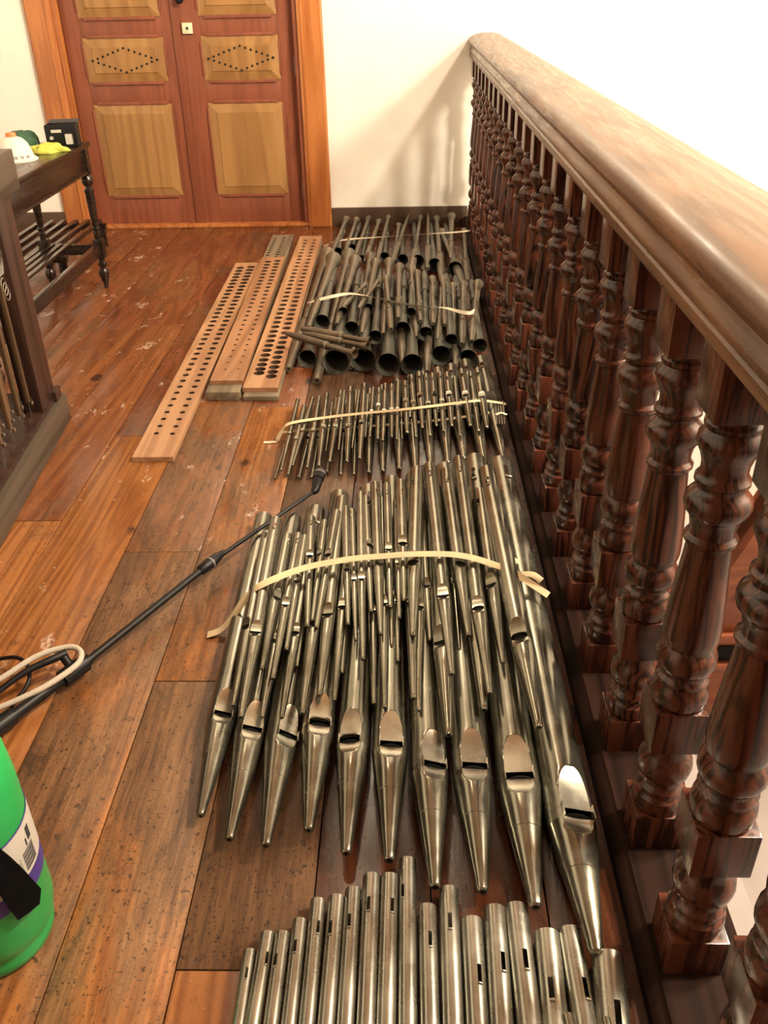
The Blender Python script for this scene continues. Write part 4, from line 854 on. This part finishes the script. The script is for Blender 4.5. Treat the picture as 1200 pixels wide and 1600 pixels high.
# table
tab = thing('side_table', 'dark stained side table with turned legs and slatted lower shelf', 'table', (-1.80, 4.35, 0))
TX0, TX1, TY0, TY1 = -.19, .165, -1.05, .50         # local extents
bx('tabletop', TX0-.02, TX1+.01, TY0-.02, TY1+.01, .730, .755, M['dark'], tab, .007)
bx('apron', TX1-.035, TX1-.012, TY0+.03, TY1-.03, .615, .731, M['dark'], tab); bx('apron', TX0+.012, TX0+.035, TY0+.03, TY1-.03, .615, .731, M['dark'], tab)
bx('apron', TX0+.02, TX1-.02, TY1-.035, TY1-.012, .615, .731, M['dark'], tab); bx('apron_bead', TX1-.038, TX1-.006, TY0+.03, TY1-.03, .606, .618, M['dark'], tab, .004)
for sx, sy in ((TX1-.028, TY1-.028), (TX0+.028, TY1-.028), (TX1-.028, TY0+.03), (TX0+.028, TY0+.03)):
    bm = bmesh.new(); box(bm, sx-.026, sx+.026, sy-.026, sy+.026, .60, .735, .003); box(bm, sx-.026, sx+.026, sy-.026, sy+.026, .165, .27, .006)
    lathe(bm, [(.018, .603), (.020, .596), (.030, .580), (.031, .565), (.024, .548), (.015, .540), (.016, .532), (.026, .524), (.026, .512), (.022, .505), (.024, .47), (.020, .40), (.016, .345), (.015, .335), (.021, .330), (.021, .320), (.015, .314), (.018, .295), (.016, .272)], 16, 'z', (sx, sy, 0))
    lathe(bm, [(.016, .166), (.015, .150), (.024, .142), (.025, .130), (.017, .120), (.016, .112), (.026, .098), (.028, .080), (.022, .055), (.014, .030), (.012, 0)], 16, 'z', (sx, sy, 0))
    mesh_obj('leg', bm, M['dark'], tab, 35)
bx('stretcher', TX1-.045, TX1-.012, TY0+.05, TY1-.05, .185, .245, M['dark'], tab, .004); bx('stretcher', TX0+.012, TX0+.045, TY0+.05, TY1-.05, .185, .245, M['dark'], tab, .004)
bx('stretcher', TX0+.03, TX1-.03, TY1-.045, TY1-.012, .185, .240, M['dark'], tab, .004)
for k in range(3):
    x = TX0+.062+k*.045; bx('shelf_slat', x, x+.026, TY0+.04, TY1-.03, .236, .248, M['dark'], tab, .002)
# a dark slatted rack standing behind the table against the wall
rk = thing('slatted_rack', 'low dark slatted wooden rack behind the side table', 'rack', (-2.12, 5.35, 0))
for k in range(6): bx('slat', -.22+k*.075, -.19+k*.075, -.42, .40, .14, .165, M['dark'], rk, .003)
for y in (-.40, .36): bx('crossbar', -.24, .21, y, y+.04, .105, .141, M['dark'], rk, .003)
for sx in (-.22, .16):
    for y in (-.40, .36): bx('leg', sx, sx+.04, y, y+.04, 0, .106, M['dark'], rk, .003)
ZT = .7555
# respirator mask
ms = thing('dust_mask', 'white dome-shaped dust mask with an orange valve on the side table', 'mask', (-1.80, 4.31, ZT))
bm = bmesh.new(); lathe(bm, [(.098, .0), (.100, .006), (.090, .012), (.082, .020), (.076, .045), (.064, .075), (.045, .095), (.022, .104), (.004, .106)], 28); mesh_obj('shell', bm, M['white'], ms, 50)
bm = bmesh.new(); lathe(bm, [(.022, .100), (.024, .112), (.021, .120), (.004, .122)], 18); mesh_obj('valve', bm, M['orange'], ms, 40)
bm = bmesh.new()
for k in range(3):
    an = -1.15+k*.32; c = Vector((.0845*math.cos(an), .0845*math.sin(an), .024)); box(bm, c.x-.008, c.x+.008, c.y-.003, c.y+.003, .018, .029)
mesh_obj('printed_marks', bm, M['paleink'], ms)
# lime cloth and dark green cloth
def rumple(name, loc, sx, sy, sz, mat, label, cat, seed):
    rnd = random.Random(seed); bm = bmesh.new(); bmesh.ops.create_icosphere(bm, subdivisions=4, radius=1.0); ph = [rnd.uniform(0, 6) for _ in range(6)]
    for v in bm.verts:
        p = v.co.copy(); f = 1+.16*math.sin(3*p.x+ph[0])*math.cos(4*p.y+ph[1])+.10*math.sin(7*p.y+ph[2]+3*p.z)+.07*math.sin(11*p.x+ph[3])
        z = max(0.0, p.z*f*.9+.12)
        v.co = (p.x*sx*f, p.y*sy*f, z*sz)
    o = mesh_obj(name, bm, mat, None, 60); o.location = loc; return tag(o, label, cat)
rumple('cloth', (-1.735, 4.555, ZT), .085, .07, .035, M['yellow'], 'crumpled lime yellow cloth between the white mask and black box', 'cloth', 3)
g = rumple('cloth', (-1.905, 4.66, ZT), .075, .17, .075, M['greencloth'], 'crumpled dark green cloth behind the white mask', 'cloth', 8)
# black box with open flap
bb = thing('black_box', 'small black printed box with an open top at the table corner', 'box', (-1.712, 4.735, ZT), None, .12)
for a in ((-.075, .075, -.05, -.047), (-.075, .075, .047, .05)): bx('side', a[0], a[1], a[2], a[3], 0, .10, M['black'], bb, .001)
for a in ((-.075, -.072), (.072, .075)): bx('side', a[0], a[1], -.047, .047, 0, .10, M['black'], bb, .001)
bx('bottom', -.072, .072, -.047, .047, 0, .003, M['black'], bb, .0005)
bm = bmesh.new(); box(bm, -.074, .074, .0, .003, 0, .040, .001); fo = mesh_obj('flap', bm, M['ink'], bb); fo.location = (0, .048, .10); fo.rotation_euler = (-1.25, 0, 0)
bx('contents', -.05, .06, -.035, .035, .003, .085, M['lockplate'], bb, .01)
bm = bmesh.new(); box(bm, -.045, .005, -.0512, -.0504, .066, .080); box(bm, .02, .055, -.0512, -.0504, .012, .060, .004); box(bm, -.055, -.038, -.0512, -.0504, .035, .05, .003); mesh_obj('printed_marks', bm, M['label'], bb)

# ================================================================== SPRAYER
sp = thing('sprayer_tank', 'bright green plastic pressure sprayer tank with a white barcode label', 'sprayer tank', (-.735, .945, 0))
bm = bmesh.new(); TR = .108
lathe(bm, [(.070, .004), (.088, .0), (.097, .010), (.100, .030), (.097, .040), (.103, .050), (.1085, .075), (.1085, .20), (.1085, .36), (.104, .42), (.088, .455), (.05, .478), (.034, .482), (.034, .50)], 48); mesh_obj('tank', bm, M['green'], sp, 50)
bm = bmesh.new(); lathe(bm, [(.040, .49), (.042, .495), (.042, .535), (.036, .542)], 24); mesh_obj('pump_collar', bm, M['black'], sp)
bm = bmesh.new(); lathe(bm, [(.010, .54), (.010, .60), (.013, .602), (.013, .61)], 14); tube(bm, [(-.07, 0, .615), (.07, 0, .615)], .014, 12); mesh_obj('pump_handle', bm, M['black'], sp)
def wrap(name, a0, a1, z0, z1, r, mat, parent, tilt=0.0, n=20, th=.0006):
    bm = bmesh.new(); rows = []
    for i in range(n+1):
        a = a0+(a1-a0)*i/n; dz = tilt*(i/n-.5)
        rows.append([bm.verts.new((rr_*math.cos(a), rr_*math.sin(a), z+dz)) for rr_, z in ((r, z0), (r+th, z0), (r+th, z1), (r, z1))])
    for p, q in zip(rows, rows[1:]):
        for k in range(4): bm.faces.new((p[k], p[(k+1) % 4], q[(k+1) % 4], q[k]))
    bm.faces.new(rows[0]); bm.faces.new(rows[-1]); return mesh_obj(name, bm, mat, parent, 40)
lb = wrap('label', -1.5, .72, .195, .292, TR+.0012, M['label'], sp); wrap('label_band', -1.5, .72, .160, .1945, TR+.0014, M['purple'], sp)
wrap('label_edge', -1.5, .72, .2925, .2955, TR+.0013, M['purple'], sp)
for k in range(13):
    z = .204+k*.0030; wrap('bar', -.20, .10, z, z+(.0013 if k % 3 else .0021), TR+.0022, M['ink'], lb, n=4, th=.0002)
for k in range(4): wrap('text_line', -.27-.035*k, -.255-.035*k, .206, .240-.004*k, TR+.0022, M['paleink'], lb, n=1, th=.0002)
wrap('text_line', .02, .12, .250, .278, TR+.0022, M['ink'], lb, n=2, th=.0002); wrap('text_line', -.06, -.03, .246, .262, TR+.0022, M['ink'], lb, n=1, th=.0002)
# strap hanging across the front
bm = bmesh.new(); rows = []
SU = [(.020, -.124, .50), (.052, -.112, .462), (.078, -.094, .423), (.095, -.077, .368), (.104, -.063, .313), (.109, -.055, .283), (.114, -.043, .236), (.117, -.034, .197), (.119, -.025, .162)]
SL = [(.005, -.124, .43), (.035, -.117, .392), (.063, -.104, .351), (.081, -.092, .290), (.090, -.082, .223), (.093, -.079, .188), (.097, -.074, .150), (.108, -.056, .145), (.116, -.037, .139)]
for p, q in zip(SU, SL): rows.append([bm.verts.new(v) for v in (p, q, (q[0]*1.025, q[1]*1.025, q[2]), (p[0]*1.025, p[1]*1.025, p[2]))])
for p, q in zip(rows, rows[1:]):
    for k in range(4): bm.faces.new((p[k], p[(k+1) % 4], q[(k+1) % 4], q[k]))
bm.faces.new(rows[0]); bm.faces.new(rows[-1]); mesh_obj('strap', bm, M['blackmatt'], sp, 50)
# lance resting from the floor to the small pipe bundle
ln = thing('spray_lance', 'long black spray lance lying across the floor onto the organ pipes', 'spray lance', (0, 0, 0))
PA, PB, PC, PD, PE = Vector((-.965, 1.35, .028)), Vector((-.776, 1.64, .040)), Vector((-.545, 2.020, .065)), Vector((-.386, 2.191, .092)), Vector((-.286, 2.385, .083))
def seg(name, p, q, r, mat, n=14): bm = bmesh.new(); tube(bm, [p, q], r, n); return mesh_obj(name, bm, mat, ln, 40)
seg('grip', PA, PA.lerp(PB, .36), .021, M['black']); seg('grip_neck', PA.lerp(PB, .36), PB, .014, M['black'])
seg('outer_tube', PB, PC, .0095, M['black']); seg('inner_tube', PC, PE, .0062, M['black'])
d = (PC-PB).normalized(); bm = bmesh.new(); tube(bm, [PC-d*.05, PC-d*.045, PC-d*.02, PC-d*.015, PC+d*.006, PC+d*.012, PC+d*.03, PC+d*.055], [.010, .0145, .0155, .0165, .0165, .0155, .012, .007], 16); mesh_obj('locking_nut', bm, M['black'], ln, 40)
bm = bmesh.new(); tube(bm, [PC-d*.007, PC-d*.001], .0172, 16); mesh_obj('grey_ring', bm, M['grey'], ln)
NZ = PE+Vector((.012, .075, .026)); bm = bmesh.new(); tube(bm, [PE-Vector((.006, .012, 0)), PE, PE+(NZ-PE)*.3, PE+(NZ-PE)*.55, PE+(NZ-PE)*.6, NZ], [.008, .013, .0155, .0155, .019, .019], 16); mesh_obj('nozzle', bm, M['black'], ln, 40)
bm = bmesh.new(); tube(bm, [NZ-(NZ-PE)*.16, NZ-(NZ-PE)*.06], .0198, 16); mesh_obj('nozzle_ring', bm, M['grey'], ln)
bm = bmesh.new(); tube(bm, [NZ, NZ+(NZ-PE)*.12], [.011, .009], 14); mesh_obj('nozzle_tip', bm, M['grey'], ln)
# trigger body: valve block and curved lever
u = (PB-PA).normalized(); nv = Vector((-u.y, u.x, 0)); q = PA.lerp(PB, .86)
bm = bmesh.new(); tube(bm, [q-u*.035, q+u*.035], .022, 14); tube(bm, [q+Vector((0, 0, .0)), q+nv*.028+Vector((0, 0, .03))], .011, 10); mesh_obj('valve_body', bm, M['black'], ln, 40)
bm = bmesh.new(); LV = spline([q+nv*.030+u*.010+Vector((0, 0, .034)), q+nv*.040-u*.035+Vector((0, 0, .038)), q+nv*.058-u*.09+Vector((0, 0, .036)), q+nv*.070-u*.16+Vector((0, 0, .022)), q+nv*.066-u*.23+Vector((0, 0, .010))], 6)
tube(bm, LV, [.011-.006*i/len(LV) for i in range(len(LV))], 10); mesh_obj('trigger', bm, M['black'], ln, 40)
bm = bmesh.new(); tube(bm, spline([(-1.06, 1.655, .012), (-1.0, 1.655, .03), (-.945, 1.632, .05), (-.908, 1.595, .05), (-.900, 1.555, .035), (-.925, 1.500, .012)], 6), .005, 10); mesh_obj('trigger_guard', bm, M['black'], ln, 40)
hs = bpy.data.objects.new
bm = bmesh.new(); HP = spline([(-1.16, 1.42, .008), (-1.05, 1.508, .02), (-.962, 1.558, .05), (-.892, 1.615, .07), (-.826, 1.643, .075), (-.790, 1.630, .074), (-.783, 1.592, .070), (-.815, 1.550, .062), (-.862, 1.512, .052), (-.936, 1.478, .035), (-1.03, 1.447, .012), (-1.15, 1.40, .008)], 14)
tube(bm, HP, [.0072*(1.0+.05*(i % 2)) for i in range(len(HP))], 10); tag(mesh_obj('hose', bm, M['hose'], None, 60), 'pale ribbed hose looped over the trigger of the spray lance', 'hose')

# ================================================================== BEYOND THE BALUSTRADE
st = thing('stair_enclosure', 'red-brown panelled wooden stair side seen between the balusters', 'stair', (0, 0, 0))
sy = 1.72; bm = bmesh.new()
pr = [(.655, -.26), (2.2, -.26), (2.2, 1.0), (1.03, 1.0), (.655, .02)]
a = [bm.verts.new((x, sy, z)) for x, z in pr]; b = [bm.verts.new((x, sy+.04, z)) for x, z in pr]
for k in range(5): bm.faces.new((a[k], a[(k+1) % 5], b[(k+1) % 5], b[k]))
bm.faces.new(a); bm.faces.new(b); mesh_obj('side_panel', bm, M['stairwood'], st, 30)
bx('moulding', .70, 2.2, sy-.022, sy, .165, .190, M['stairwood'], st, .004); bx('moulding', .66, 2.2, sy-.022, sy, .035, .060, M['stairwood'], st, .004); bx('moulding', .66, 2.2, sy-.022, sy, -.055, -.035, M['stairwood'], st, .004)
bx('open_slot', .775, 2.1, sy-.004, sy, -.034, .012, M['void'], st, .001)
bm = bmesh.new(); dv = Vector((.375, 0, .98)).normalized(); nn = Vector((-dv.z, 0, dv.x)); p0 = Vector((.655, 0, .02))
q4 = [p0+nn*.0, p0+dv*1.05, p0+dv*1.05-nn*.045, p0-nn*.045]
a = [bm.verts.new((p.x, sy-.03, p.z)) for p in q4]; b = [bm.verts.new((p.x, sy+.06, p.z)) for p in q4]
for k in range(4): bm.faces.new((a[k], a[(k+1) % 4], b[(k+1) % 4], b[k]))
bm.faces.new(a); bm.faces.new(b); mesh_obj('string_board', bm, M['stairwood'], st, 30)
tag(bx('floor_landing', .632, 2.4, -.9, 2.6, -.33, -.26, M['stone'], None, .004), 'pale stone stair landing just below the gallery edge', kind='structure')
